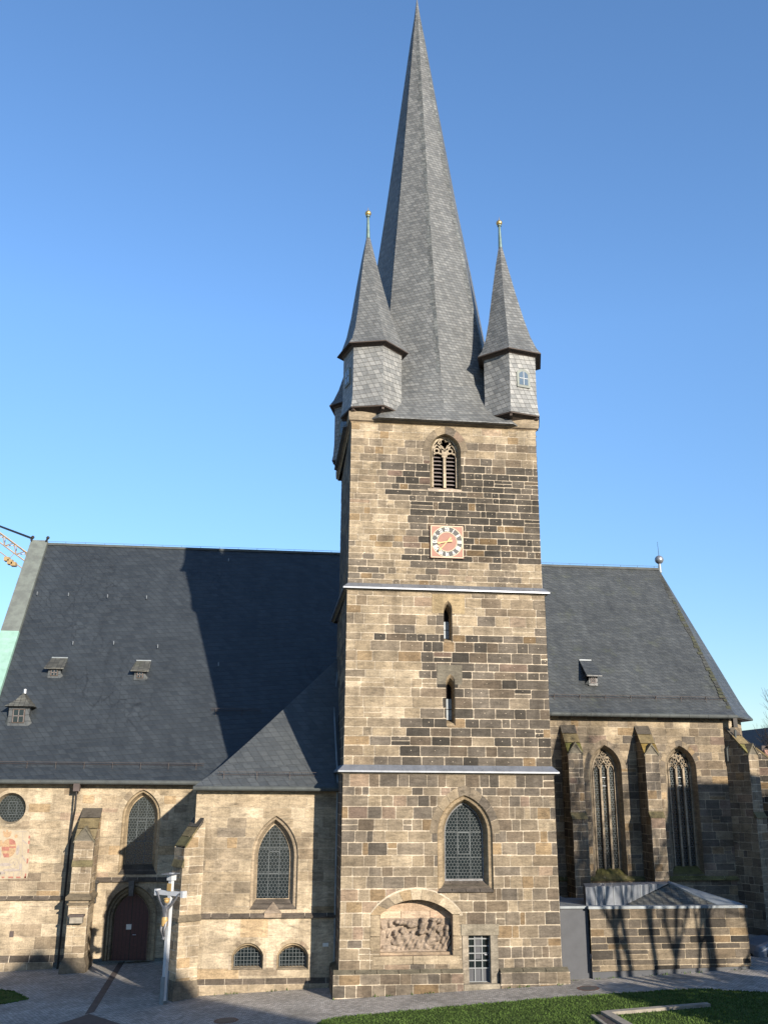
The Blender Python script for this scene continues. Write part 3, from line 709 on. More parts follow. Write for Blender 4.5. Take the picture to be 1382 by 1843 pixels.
for j in range(nv+1):
    row = []
    for i in range(nu+1):
        u, v = i/nu, j/nv*1.04; h = 0
        for (cu_, cv_, ru, rv, hh) in BL:
            q = 1-((u-cu_)/ru)**2-((v-cv_)/rv)**2
            if q > 0: h = max(h, hh*q**.3)
        h += (.020 if h > .02 else .005)*sum(math.sin(f[2]*(u+f[3]*v*.5)*3+f[0]*6) for f in folds[:4])+rng.uniform(-.004, .004)
        if v < .06: h = max(h, .07)
        row.append(F1(a+W_*u, z0+.1+(H_-.06)*min(1, j/nv), -.52+max(0, h)*1.3))
    hg.append(row)
p = MB()
for j in range(nv):
    for i in range(nu): p.poly([hg[j][i], hg[j][i+1], hg[j+1][i+1], hg[j+1][i]], (.35, .28, .215))
p.build('carved_relief', 'stone', rel_o, smooth=True)

# door of the tower
p = MB()
ext(p, F1, [(fx0, dz0-.2), (dx0, dz0-.2), (dx0, fz1-.45), (fx0, fz1-.45)], -.35, .05, (.36, .31, .24))
ext(p, F1, [(dx1, dz0-.2), (fx1, dz0-.2), (fx1, fz1-.45), (dx1, fz1-.45)], -.35, .05, (.27, .24, .19))
ext(p, F1, [(fx0-.05, fz1-.44), (fx1+.05, fz1-.44), (fx1+.05, fz1), (fx0-.05, fz1)], -.35, .06, (.33, .29, .22))
ext(p, F1, [(fx0, dz0-.4), (fx1, dz0-.4), (fx1, dz0-.01), (fx0, dz0-.01)], -.35, .26, (.34, .30, .23))
dfr = p.build('door_surround', 'stone', T)
p = MB(); flat(p, F1, [(dx0-.02, dz0), (dx1+.02, dz0), (dx1+.02, dz1+.1), (dx0-.02, dz1+.1)], -.30); dr = p.build('door', 'glass', T)
p = MB(); flat(p, F1, [(dx0, dz0), (dx1, dz0), (dx1, dz0+(dz1-dz0)*.27), (dx0, dz0+(dz1-dz0)*.27)], -.285); flat(p, F1, [(dx0+(dx1-dx0)*.36, dz0+(dz1-dz0)*.45), (dx0+(dx1-dx0)*.68, dz0+(dz1-dz0)*.45), (dx0+(dx1-dx0)*.68, dz1), (dx0+(dx1-dx0)*.36, dz1)], -.285); p.build('door_panel', 'plaster', dr)
p = MB()
for k in range(4): u = dx0+(dx1-dx0)*k/3; polybar(p, F1, [(u, dz0), (u, dz1)], .022 if 0 < k < 3 else .03, -.27, -.23)
for k in (0, .27, .42, .565, .71, .855, 1): polybar(p, F1, [(dx0, dz0+(dz1-dz0)*k), (dx1, dz0+(dz1-dz0)*k)], .022, -.27, -.225)
p.build('glazing_bars', 'steel', dr)
p = MB(); p.tube(F1(dx1-.1, dz0+1.05, -.22), F1(dx1-.22, dz0+1.05, -.22), .018); p.build('handle', 'rim', dr)

# ---------------------------------------------------------------- spire
SCX, SCY = 7.80, 4.72
def axis(z): k = max(0, (z-25.8)/30.1); return SCX-.62*k-.05*math.sin(k*math.pi), SCY
RINGS = [  # z, distance of side mid-points, lateral of the cut corner, distance of corner points
 (25.80, 4.98, 3.34), (26.1, 4.82, 3.30), (26.45, 4.66, 3.24), (26.9, 4.42, 3.15), (27.8, 4.16, 3.0), (28.8, 3.95, 2.86), (30.0, 3.74, 2.68), (31.4, 3.53, 2.50), (33.0, 3.28, 2.32), (36.2, 2.82, 1.99), (41.1, 2.08, 1.47), (48.0, 1.12, .79), (53.0, .44, .31), (54.6, .20, .14), (56.0, .03, .02)]
def ring(z, r, l, big):
    cx, cy = axis(z); pts = []
    for q in range(4):
        t = R(-90+90*q); ax = (math.cos(t), math.sin(t)); nx = (-ax[1], ax[0])
        f = lambda a, b2: Vector((cx+ax[0]*a+nx[0]*b2, cy+ax[1]*a+nx[1]*b2, z))
        pts.append(f(r, 0))
        # corner pair collapses into one arris above the broaches
        k = max(0, min(1, (z-25.80)/3.3)); lat = l; fwd = r+(l-r)*k
        pts.append(f(fwd, lat))
        k2 = k; pts.append(f(lat, fwd) if k2 < 1 else f(lat, lat))
    return pts
p = MB()
RG = [ring(z, r, l, 0) for z, r, l in RINGS]
for i in range(4): pass
acc = 0
for (A, B, r0, r1) in zip(RG, RG[1:], RINGS, RINGS[1:]):
    n = len(A)
    for i in range(n):
        j = (i+1) % n
        if (A[i]-A[j]).length < 1e-3 and (B[i]-B[j]).length < 1e-3: continue
        mA = (A[i]+A[j])/2; mB = (B[i]+B[j])/2; h = (mB-mA).length; wa = (A[i]-A[j]).length/2; wb = (B[i]-B[j]).length/2
        p.poly([A[i], A[j], B[j], B[i]], uv=[(-wa+i*7.3, acc), (wa+i*7.3, acc), (wb+i*7.3, acc+h), (-wb+i*7.3, acc+h)])
    acc += (((A[0]+A[1])/2)-((B[0]+B[1])/2)).length
p.poly([q-Vector((0, 0, .06)) for q in RG[0]]); p.prism([q-Vector((0, 0, .06)) for q in RG[0]], RG[0], cap=False, bottom=False)
spire = p.build('spire', 'spire', T)
# darker slate courses running down the arrises
m_ = slate_mat('arris_slate', (.08, .09, .092), (.17, .18, .175), (.07, .07, .07), .3, .2, .2, .6, .6)
for ci in (0, 1, 4, 7, 10):
    p = MB()
    for (A, B, ra, rb) in zip(RG[5:-2], RG[6:-1], RINGS[5:-2], RINGS[6:-1]):
        rr = random.Random(int(A[0].z*10)+ci)
        segs = max(1, int((B[ci]-A[ci]).length/.3)); n = len(A)
        if ci in (1, 4, 7, 10): l0, l1 = A[ci-1], B[ci-1]
        else: l0, l1 = A[ci-1], B[ci-1]
        for k in range(segs):
            a0 = A[ci].lerp(B[ci], k/segs); a1 = A[ci].lerp(B[ci], (k+1)/segs); e0 = l0.lerp(l1, k/segs); e1 = l0.lerp(l1, (k+1)/segs)
            wd = rr.uniform(.16, .36); w0 = min(.5, wd/max(.05, (e0-a0).length)); 
            o_ = Vector(((a0.x-axis(a0.z)[0]), (a0.y-SCY), 0)).normalized()*.012
            p.poly([a0+o_, a1+o_*.4, a1.lerp(e1, w0)+o_*.4, a0.lerp(e0, w0*rr.uniform(.7, 1))+o_])
    p.build('arris_slates', m_, spire)
p = MB(); ax_ = axis(56); p.tube((ax_[0], ax_[1], 55.9), (ax_[0]-.05, ax_[1], 58.2), .03, .02); p.build('spire_rod', 'copper_pole', spire)

def turret(cx, cy, out_ang, win_faces, lean=-.30):
    """hexagonal slate-hung corner turret; out_ang = direction pointing away from the tower"""
    ph = [R(out_ang+60*k) for k in range(6)]
    hexa = lambda r, z, ox=0: [Vector((cx+ox+r*math.cos(t), cy+r*math.sin(t), z)) for t in ph]
    b = MB(); lv = [(26.30, 1.62), (26.62, 1.55), (27.3, 1.50), (29.72, 1.50)]
    acc = 0
    for (z0, r0), (z1, r1) in zip(lv, lv[1:]):
        A, B = hexa(r0, z0), hexa(r1, z1)
        for i in range(6):
            j = (i+1) % 6; b.poly([A[i], A[j], B[j], B[i]], uv=[(i*3.1-r0/2, acc), (i*3.1+r0/2, acc), (i*3.1+r1/2, acc+z1-z0), (i*3.1-r1/2, acc+z1-z0)])
        acc += z1-z0
    body = b.build('corner_turret', 'turret', T)
    b = MB(); b.prism(hexa(1.60, 26.24), hexa(1.60, 26.30), bottom=True)
    b.prism(hexa(1.0, 26.0), hexa(1.42, 26.24), bottom=True)
    for i in range(6):
        t = ph[i]; b.tube((cx+.4*math.cos(t), cy+.4*math.sin(t), 26.1), (cx+1.52*math.cos(t), cy+1.52*math.sin(t), 26.17), .08, .09, 4)
    b.build('timber_underside', 'woodbrown', body)
    b = MB(); rl = [(29.66, 1.84, 0), (30.0, 1.60, 0), (30.7, 1.33, .04), (31.8, 1.05, .1), (33.5, .70, .2), (35.2, .36, .27), (36.5, .09, .30)]
    acc = 0
    for (z0, r0, k0), (z1, r1, k1) in zip(rl, rl[1:]):
        A, B = hexa(r0, z0, lean*k0/.3), hexa(r1, z1, lean*k1/.3); h = math.hypot(z1-z0, r1-r0)
        for i in range(6):
            j = (i+1) % 6; b.poly([A[i], A[j], B[j], B[i]], uv=[(i*3.7-r0/2, acc), (i*3.7+r0/2, acc), (i*3.7+r1/2, acc+h), (i*3.7-r1/2, acc+h)])
        acc += h
    b.build('turret_roof', 'spire', body)
    b = MB(); b.prism(hexa(1.85, 29.61), hexa(1.85, 29.66), bottom=True); b.prism(hexa(1.52, 29.5), hexa(1.62, 29.61), cap=False, bottom=False); b.build('eaves_board', 'woodbrown', body)
    b = MB(); b.tube((cx+lean, cy, 36.4), (cx+lean-.02, cy, 37.75), .11, .06, 10); b.tube((cx+lean-.02, cy, 37.72), (cx+lean-.02, cy, 37.80), .11, .11, 10); b.build('finial_pole', 'copper_pole', body)
    b = MB(); b.sphere((cx+lean-.02, cy, 37.92), .165, 18, 12); b.build('gilded_ball', 'gold', body, smooth=True)
    b = MB(); b.tube((cx+lean-.02, cy, 38.1), (cx+lean-.02, cy, 38.3), .02, .005); b.build('ball_spike', 'gold', body)
    for fi in win_faces:
        t = (ph[fi]+R(30)); nrm = Vector((math.cos(t), math.sin(t), 0)); ap = 1.5*math.cos(R(30))
        Fw = Frame((cx+nrm.x*ap, cy+nrm.y*ap, 0), (-nrm.y, nrm.x))
        o_ = 0, 0
        b = MB(); ext(b, Fw, segarch(0, 27.72, .74, 28.50, 28.72, 5), 0, .06); w2 = b.build('turret_window', 'copper', body)
        b = MB(); ext(b, Fw, segarch(0, 27.85, .50, 28.42, 28.58, 5), .06, .068); b.build('window_pane', m_pane, w2)
        b = MB(); polybar(b, Fw, [(0, 27.85), (0, 28.57)], .018, .068, .085); polybar(b, Fw, [(-.25, 28.2), (.25, 28.2)], .018, .068, .085); b.build('glazing_bars', 'steel', w2)
m_pane = plain('pale_pane', (.10, .14, .18), .12, 0, .1, 2, spec=.9)
turret(4.24, 1.02, -135, [5])
turret(11.40, 1.02, -45, [5])
turret(4.24, 8.5, 135, [1], .25)
turret(11.40, 8.5, 45, [1])

# ================================================================ generic wall pieces
def buttress(parent, root, direction, width, L0, z_top_wall, z_top_front, zbase, seed, steps=(), dk=.45, name='buttress', gablet=True, L1=None, zset=None, cap=(.17, .15, .07)):
    """root: (x,y) middle on the wall; direction: outward; L0 upper projection; below zset the projection is L1"""
    d = Vector((direction[0], direction[1], 0)).normalized(); s = Vector((-d.y, d.x, 0)); w2 = width/2
    if L1 is None: L1, zset = L0, (zbase+z_top_front)/2
    P = lambda a, l, z: Vector((root[0], root[1], 0))+s*a+d*l+Vector((0, 0, z))
    mb = MB(); dkf = lambda u, v: dk
    # end face, sides; Frame u runs so that n points outwards
    def face(o, udir, poly, sd): masonry(mb, Frame(o, udir), poly, (.34, .5), (.4, .75), dkf, seed=sd, mortar=.026)
    for (l, za, zb, sd) in ((L1, zbase, zset, seed), (L0, zset, z_top_front, seed+1)):
        o = P(-w2, l, 0) ; u = (s.x, s.y)
        Ff = Frame(o, u)
        if Ff.n.dot(d) < 0: o = P(w2, l, 0); u = (-s.x, -s.y)
        face(o, u, [(0, za), (width, za), (width, zb), (0, zb)], sd)
    for sg in (-1, 1):
        for (l, za, zb, top) in ((L1, zbase, zset, zset), (L0, zset, z_top_front, z_top_wall)):
            o = P(sg*w2, -.1, 0); u = (d.x, d.y); Ff = Frame(o, u); fl = False
            if Ff.n.dot(s*sg) < 0: o = P(sg*w2, l, 0); u = (-d.x, -d.y); fl = True
            pl = [(0, za), (l+.1, za), (l+.1, zb), (0, top)]
            if fl: pl = [(0, za), (l+.1, za), (l+.1, top), (0, zb)]
            face(o, u, pl, seed+5+sg)
    # weathered sloping cap in courses
    nseg = 3
    for k in range(nseg):
        a, b2 = k/nseg, (k+1)/nseg-.02; e = .03
        q = lambda f, z_: (L0*f, z_top_wall+(z_top_front-z_top_wall)*f+z_)
        (l0, z0), (l1, z1) = q(a, .03), q(b2, .03); c = [(.12, .105, .085), (.24, .19, .10), cap][k]
        mb.poly([P(-w2-.03, l0, z0+.03), P(-w2-.03, l1, z1+.03), P(w2+.03, l1, z1+.03), P(w2+.03, l0, z0+.03)], c)
        for sg in (-1, 1): mb.poly([P(sg*(w2+.03), l0, z0+.03), P(sg*(w2+.03), l1, z1+.03), P(sg*(w2+.03), l1, z1-.08), P(sg*(w2+.03), l0, z0-.08)], c)
    if gablet:
        h = width*.75; zt = z_top_front
        for sg in (-1, 1):
            mb.poly([P(0, L0+.06, zt+h), P(sg*(w2+.06), L0+.06, zt-.03), P(sg*(w2+.06), L0+.06, zt-.13), P(0, L0+.06, zt+h-.13)], (.2, .18, .13))
            mb.poly([P(0, L0+.06, zt+h), P(sg*(w2+.06), L0+.06, zt-.03), P(sg*(w2+.06), L0-.3, zt-.03), P(0, L0-.62, zt+h)], (.22, .19, .13))
        mb.poly([P(-w2, L0+.01, zt), P(w2, L0+.01, zt), P(0, L0+.01, zt+h)], (.2, .18, .14))
    if L1 > L0:
        mb.prism([P(-w2-.03, L0-.02, zset-.05), P(w2+.03, L0-.02, zset-.05), P(w2+.03, L1+.06, zset-.05), P(-w2-.03, L1+.06, zset-.05)],
                 [P(-w2-.03, L0-.02, zset+.30), P(w2+.03, L0-.02, zset+.30), P(w2+.03, L0, zset+.28), P(-w2-.03, L0, zset+.28)], (.2, .17, .09))
    for (zc, hh, ov) in steps:
        mb.prism([P(-w2-ov, -.1, zc), P(w2+ov, -.1, zc), P(w2+ov, L1+ov, zc), P(-w2-ov, L1+ov, zc)], [P(-w2-ov, -.1, zc+hh*.5), P(w2+ov, -.1, zc+hh*.5), P(w2+ov, L1+ov, zc+hh*.5), P(-w2-ov, L1+ov, zc+hh*.5)], (.2, .165, .115))
        mb.prism([P(-w2-ov, -.1, zc+hh*.5), P(w2+ov, -.1, zc+hh*.5), P(w2+ov, L1+ov, zc+hh*.5), P(-w2-ov, L1+ov, zc+hh*.5)], [P(-w2, -.1, zc+hh), P(w2, -.1, zc+hh), P(w2, L1, zc+hh), P(-w2, L1, zc+hh)], (.2, .165, .115))
    # foot
    mb.prism([P(-w2-.16, -.1, zbase), P(w2+.16, -.1, zbase), P(w2+.16, L1+.16, zbase), P(-w2-.16, L1+.16, zbase)], [P(-w2-.16, -.1, zbase+.75), P(w2+.16, -.1, zbase+.75), P(w2+.16, L1+.16, zbase+.75), P(-w2-.16, L1+.16, zbase+.75)], (.2, .165, .12), False)
    mb.prism([P(-w2-.16, -.1, zbase+.75), P(w2+.16, -.1, zbase+.75), P(w2+.16, L1+.16, zbase+.75), P(-w2-.16, L1+.16, zbase+.75)], [P(-w2, -.1, zbase+1.1), P(w2, -.1, zbase+1.1), P(w2, L1, zbase+1.1), P(-w2, L1, zbase+1.1)], (.17, .14, .10), False)
    return mb.build(name, 'stone', parent)
def course(parent, Fm, u0, u1, z, h, ov, col=(.12, .10, .08), seed=0, wlen=.8, name='string_course', joints=True):
    """moulded string course cut into stones"""
    rng = random.Random(seed); mb = MB(); u = u0
    while u < u1-.01:
        l = min(u1-u, wlen*rng.uniform(.8, 1.3)); a, b2 = u+.012, u+l-.012
        if u1-(u+l) < .3: b2 = u1-.0; l = u1-u
        kf = rng.uniform(.75, 1.35); c = tuple(x*kf for x in col)
        mb.prism([Fm(a, z, .0), Fm(b2, z, .0), Fm(b2, z+h, .0), Fm(a, z+h, .0)], [Fm(a, z+.02, ov), Fm(b2, z+.02, ov), Fm(b2, z+h*.45, ov), Fm(a, z+h*.45, ov)], c)
        u += l
    mb.poly([Fm(u0, z+h-.01, .012), Fm(u1, z+h-.01, .012), Fm(u1, z+h*.45-.02, ov-.02), Fm(u0, z+h*.45-.02, ov-.02)], MORTAR)
    return mb.build(name, 'stone', parent)
def lancet(parent, sm, Fm, Y, o_px, i_px, depth, ringw, seed, dkv, rcol=((.46, .36, .23), (.16, .14, .1)), hexs=.075, seg=False, nst=8, bars=2, casement=True, sill=(.13, .11, .09), steps=(.18, .5, .62), lattice='hex'):
    """returns (hole, ring hole, builder that adds reveal + glass)"""
    o_, op = px_arch(Y, *o_px, seg); i_, ip = px_arch(Y+depth, *i_px, seg)
    rg = ring_of(op, ringw, seg)
    def fin():
        ol = (segarch if seg else arch)(op[0], op[1], op[2]+2*ringw, op[3], op[4]+ringw*1.2)
        ringband(sm, Fm, o_, ol, nst, dkv, seed)
        a, b2, c = steps
        reveal(sm, Fm, [(o_, .02), (lerp_loop(o_, i_, a), -depth*.2), (lerp_loop(o_, i_, b2), -depth*.28), (lerp_loop(o_, i_, c), -depth*.6), (i_, -depth)], [[rcol[0], sill], [tuple(x*.9 for x in rcol[0]), sill], [rcol[0], sill], [tuple(x*.85 for x in rcol[0]), sill]])
        fr = MB(); ctr = [(ip[0], (ip[1]+ip[3])/2)]*len(i_)
        reveal(fr, Fm, [(i_, -depth+.01), (lerp_loop(i_, ctr, .03), -depth+.01), (lerp_loop(i_, ctr, .03), -depth-.06)], [rcol[0]]*2)
        w_o = fr.build('arched_window' if seg else 'lancet_window', 'stone', parent)
        b_ = bbox(i_); bw_, bh_ = b_[1]-b_[0], b_[3]-b_[2]
        if lattice == 'hex':
            glazing(Fm, i_, -depth-.05, w_o, hexs, .017, [b_[2]+bh_*(k+1)/(bars+1) for k in range(bars)], [b_[0]+bw_*.35, b_[0]+bw_*.67], (b_[0]+bw_*.35, b_[0]+bw_*.67, b_[2]+bh_*.33, b_[2]+bh_*.62) if casement else None)
        else:
            g = MB(); flat(g, Fm, i_, -depth-.05); g.build('window_glass', 'glass', w_o)
            g = MB(); n = 8
            for k in range(1, n): u = b_[0]+bw_*k/n; strokes(g, Fm, [((u, b_[2]), (u, b_[3]))], .022, -depth+.05, i_)
            k = b_[2]+.1
            while k < b_[3]: strokes(g, Fm, [((b_[0], k), (b_[1], k))], .022, -depth+.06, i_); k += .15
            for k in (.04, .97): strokes(g, Fm, [((b_[0]+bw_*k, b_[2]), (b_[0]+bw_*k, b_[3]))], .05, -depth+.05, i_)
            g.build('iron_grille', 'lead', w_o)
        return w_o, op, ip, i_
    return o_, rg, fin
def snow_guard(parent, pts, nrm, name='snow_guard', h=.22, step=.09):
    """pts: ends of the rail; nrm: direction perpendicular to the roof"""
    a, b2 = Vector(pts[0]), Vector(pts[1]); n = Vector(nrm).normalized(); mb = MB(); ln = (b2-a).length; d = (b2-a)/ln
    mb.tube(a+n*h, b2+n*h, .013, n=4); mb.tube(a+n*.05, b2+n*.05, .012, n=4); k = 0.0
    while k < ln: mb.tube(a+d*k+n*.05, a+d*k+n*h, .007, n=3); k += step
    k = .3
    while k < ln: mb.tube(a+d*k-n*.05, a+d*k+n*(h+.02), .02, n=4); mb.tube(a+d*k+n*h, a+d*k+n*.0+Vector((0, -.2, -.3)), .012, n=3); k += 1.5
    return mb.build(name, 'rust', parent)

GAIN[:] = [1.02, .085]
# ================================================================ SIDE CHAPEL (left of the tower)
AY = 2.38; AX0, AX1 = -3.42, 3.02
A = thing('side_chapel', 'low sandstone side chapel with hipped slate roof tucked against the left side of the tower', 'chapel', (0, 4, 0))
FA = FRONT(AY); ZE = 8.22
sm = MB()
h1, r1, f1 = lancet(A, sm, FA, AY, (451, 535.5, 1637, 1541, 1468), (462, 521.5, 1618, 1543, 1481), .5, .02, 61, .14, casement=True, hexs=.088, nst=9, rcol=((.47, .375, .26), (.16, .14, .1)))
h2, r2, f2 = lancet(A, sm, FA, AY, (417, 473.5, 1745, 1719, 1697), (420.5, 470, 1739, 1721, 1703.5), .38, .14, 62, .08, seg=True, lattice='grid', sill=(.3, .25, .18))
h3, r3, f3 = lancet(A, sm, FA, AY, (498, 555, 1745, 1719, 1697), (501.5, 551, 1739, 1721, 1703.5), .38, .14, 63, .08, seg=True, lattice='grid', sill=(.3, .25, .18))
zs = at(460, 1652, AY).z; zp = at(450, 1771, AY).z
def dka(u, v):
    k = .10+.06*math.sin(u*2+v*3)
    if u < -.6 and zs < v < 6.8: k = .34
    if v < zs-.1: k = .03
    if u > 2: k += .1
    return k
masonry(sm, FA, [(AX0, zs), (AX1, zs), (AX1, ZE), (AX0, ZE)], (.40, .55), (.6, 1.4), dka, [h1], [], 64, .016, .010, mcol=(.50, .42, .31), warm=.035)
masonry(sm, FA, [(AX0, zp), (AX1, zp), (AX1, zs), (AX0, zs)], (.55, .75), (1.3, 2.4), dka, [h2, h3], [r2, r3], 65, .012, .006, mcol=(.46, .38, .28), warm=.03)
wc = f1(); wa_ = f2(); wb_ = f3()
masonry(sm, Frame((AX0, 11.4, 0), (0, -1)), [(0, -.6), (11.4-AY, -.6), (11.4-AY, ZE), (0, ZE)], (.4, .55), (.6, 1.2), lambda u, v: .3, seed=66)
sm.build('wall', 'stone', A)
course(A, FA, AX0+.2, AX1, zs-.02, .22, .15, seed=3)
# little gabled sill stone in front of the lancet
p = MB(); u0, u1 = at(476, 1640, AY).x, at(507, 1640, AY).x; zz = zs+.02; um = (u0+u1)/2
p.prism([FA(u0, zz, .16), FA(u1, zz, .16), FA(u1, zz+.18, .16), FA(u0, zz+.18, .16)], [FA(u0, zz, -.3), FA(u1, zz, -.3), FA(u1, zz+.18, -.3), FA(u0, zz+.18, -.3)], (.36, .28, .2))
p.poly([FA(u0-.02, zz+.18, .17), FA(u1+.02, zz+.18, .17), FA(um, zz+.62, -.25)], (.3, .24, .18))
p.build('sill_stone', 'stone', A)
p = MB(); zt = zp+.22
masonry(p, FRONT(AY-.12), [(AX0, G(AX0)-.4), (AX1, G(AX0)-.4), (AX1, zp), (AX0, zp)], (.4, .5), (.7, 1.2), lambda u, v: .25, seed=67, mortar=.02)
rng = random.Random(4); u = AX0
while u < AX1:
    l = rng.uniform(.75, 1.0); p.poly([FA(u+.01, zp, .13), FA(min(AX1, u+l)-.01, zp, .13), FA(min(AX1, u+l)-.01, zt, .01), FA(u+.01, zt, .01)], (lambda kf: tuple(x*kf for x in (.16, .13, .10)))(rng.uniform(.7, 1.2))); u += l
p.poly([FA(AX0, zp, .12), FA(AX1, zp, .12), FA(AX1, zt, .002), FA(AX0, zt, .002)], MORTAR)
p.build('plinth', 'stone', A)
p = MB(); ext(p, FA, [(at(581, 1700, AY).x, at(581, 1703.5, AY).z), (at(591, 1700, AY).x, at(581, 1703.5, AY).z), (at(591, 1700, AY).x, at(581, 1697, AY).z), (at(581, 1700, AY).x, at(581, 1697, AY).z)], .015, .035); p.build('small_plaque', 'white', A)
buttress(A, (AX0+.15, AY+.12), (-.86, -.5), .98, .85, 6.95, 5.75, G(-4)-.35, 70, steps=((zs-.05, .28, .10),), dk=.2, gablet=False, L1=.9, zset=5.0)
# roof: flared hip, front slope and (hidden) left slope
EX0, EY, EZ = AX0-.14, AY-.36, 8.36
def hp(t, z): return Vector((EX0+t, EY+t, z))
p = MB()
prof = [(0, EZ), (.55, EZ+.42), (1.2, EZ+1.0), (2.2, EZ+1.98), (3.4, EZ+3.2), (7.05, EZ+7.0)]
for (t0, z0), (t1, z1) in zip(prof, prof[1:]):
    a, b2, c, e = hp(t0, z0), Vector((3.15, EY+t0, z0)), Vector((3.15, EY+t1, z1)), hp(t1, z1)
    if e.x > 3.15: c = Vector((3.2, EY+t1, z1))
    p.poly([a, b2, c, e] if e.x < 3.14 else [a, b2, e])
    k0, k1 = 11.3+t0*.75, 11.3+t1*.75
    p.poly([Vector((EX0+t0, k0, z0)), a, e, Vector((EX0+t1, k1, z1))])
zr = prof[-1][1]; e = hp(*prof[-1]); p.poly([e, Vector((3.5, e.y, zr)), Vector((3.5, 17, zr)), Vector((e.x, 17, zr))])
p.prism([Vector((EX0, EY, EZ-.1)), Vector((3.1, EY, EZ-.1)), Vector((3.1, AY+.1, EZ-.1)), Vector((EX0, 11.3, EZ-.1))], [Vector((EX0, EY, EZ)), Vector((3.1, EY, EZ)), Vector((3.1, AY+.1, EZ)), Vector((EX0, 11.3, EZ))], cap=False)
roofA = p.build('roof', 'chapel', A)
def gutter(parent, a, b2, r=.11):
    mb = MB(); mb.tube(a, b2, r, n=10); d = (Vector(b2)-Vector(a)); n = int(d.length/1.1)
    for i in range(n): q = Vector(a)+d*((i+.5)/n); mb.tube(q+Vector((0, -.12, .08)), q+Vector((0, -.12, -.1)), .014, n=4)
    return mb.build('gutter', 'gutter', parent)
gutter(A, (EX0, EY-.08, EZ-.07), (3.0, EY-.08, EZ-.07))
n45 = (0, -.69, .72)
snow_guard(A, ((at(393, 1386, 3.05).x, EY+.62, EZ+.5), (at(571, 1386, 3.05).x, EY+.62, EZ+.5)), n45)
p = MB(); p.path([(EX0+7, EY+7, EZ+7.0), (2.98, AY+4.2, EZ+4.3), (2.98, AY-.2, EZ+.2)], .05, 6); p.path([(2.97, AY-.06, EZ-.2), (2.97, AY-.06, .2)], .055, 8); p.build('lead_flashing', 'zinc_dark', roofA)

# ================================================================ NAVE (left)
NY = 11.5
Nv = thing('church_nave', 'long sandstone nave with a huge steep dark slate roof at the left', 'church nave', (-8, 16, 0))
FN_ = FRONT(NY); NX0, NX1 = -19.0, -3.3; NZ = 8.5
sm = MB()
hw, rw, fw = lancet(Nv, sm, FN_, NY, (216.5, 286, 1574, 1470, 1421), (228, 277.5, 1556, 1472, 1431), .55, .30, 81, .12, hexs=.088, nst=8)
po, pp = px_arch(NY, 187.5, 281, 1729, 1650, 1592); pi_, pip = px_arch(NY+.75, 203.5, 265.5, 1728, 1652, 1608)
rc = at(19.5, 1455, NY); rr_ = .80
rnd = circ(rc.x, rc.z, rr_); rndb = circ(rc.x, rc.z, rr_+.16)
zst = at(50, 1620, NY).z; zpl = at(50, 1727, NY).z
bx0, bx1 = at(170, 1650, NY).x, AX0+.1
zl = at(230, 1584, NY).z; zlh = .25
def dkn(u, v):
    k = .12+.05*math.sin(u*1.7+v*2.2)
    if zst < v < zst+2.0 and u < -10: k = .30
    if v < zst: k = .06
    return k
masonry(sm, FN_, [(NX0, zst), (NX1, zst), (NX1, NZ), (NX0, NZ)], (.36, .5), (.55, 1.3), dkn, [hw, rnd, po], [rw, rndb], 84, .018, .010, mcol=(.50, .42, .30), warm=.04)
masonry(sm, FN_, [(NX0, zpl), (NX1, zpl), (NX1, zst), (NX0, zst)], (.45, .62), (.8, 1.9), dkn, [po, hw], [], 85, .012, .008, mcol=(.46, .38, .28), warm=.03)
fw()
SD = (.12, .10, .08)
reveal(sm, FN_, [(po, .05), (lerp_loop(po, pi_, .12), -.05), (lerp_loop(po, pi_, .2), -.22), (lerp_loop(po, pi_, .45), -.26), (lerp_loop(po, pi_, .5), -.45), (lerp_loop(po, pi_, .78), -.5), (pi_, -.75)], [(.34, .28, .19), (.3, .25, .17), (.36, .3, .2), (.3, .25, .17), (.34, .28, .19), (.3, .25, .17)])
po2 = arch(pp[0], pp[1], pp[2]+.3, pp[3], pp[4]+.22)
ringband(sm, FN_, po, po2, 30, .25, 88, d=.03)
reveal(sm, FN_, [(rndb, .02), (rnd, .03), (circ(rc.x, rc.z, rr_-.1), -.35)], [(.45, .37, .26), (.40, .33, .23)])
sm.build('wall', 'stone', Nv)
# portal door with paper notice
p = MB(); flat(p, FN_, pi_, -.74); b_ = bbox(pi_); um = (b_[0]+b_[1])/2
dr = p.build('portal_door', 'doorwood', Nv)
p = MB()
for k in range(-4, 5): strokes(p, FN_, [((um+k*.2, b_[2]), (um+k*.2, b_[3]))], .015 if k else .04, -.733, pi_)
p.build('door_boards', 'iron', dr)
p = MB(); na, nb_ = at(227.5, 1670, NY+.7), at(237, 1665, NY+.7); z0, z1 = at(231, 1673, NY+.7).z, at(231, 1663.5, NY+.7).z
ext(p, FN_, [(na.x, z0), (nb_.x, z0), (nb_.x, z1), (na.x, z1)], -.73, -.715); p.build('paper_notice', 'white', dr)
p = MB(); p.tube(FN_(um+.12, at(240, 1686, NY).z, -.7), FN_(um+.30, at(240, 1686, NY).z, -.66), .022); p.build('handle', 'rim', dr)
# keystone bracket
p = MB(); ku = at(237, 1600, NY).x; kz0, kz1 = at(237, 1613, NY).z, zl-.02
p.prism([FN_(ku-.11, kz0, .0), FN_(ku+.11, kz0, .0), FN_(ku+.11, kz0, -.3), FN_(ku-.11, kz0, -.3)], [FN_(ku-.15, kz1, .2), FN_(ku+.15, kz1, .2), FN_(ku+.15, kz1, -.3), FN_(ku-.15, kz1, -.3)], (.2, .2, .19)); p.build('keystone', 'stone', Nv)
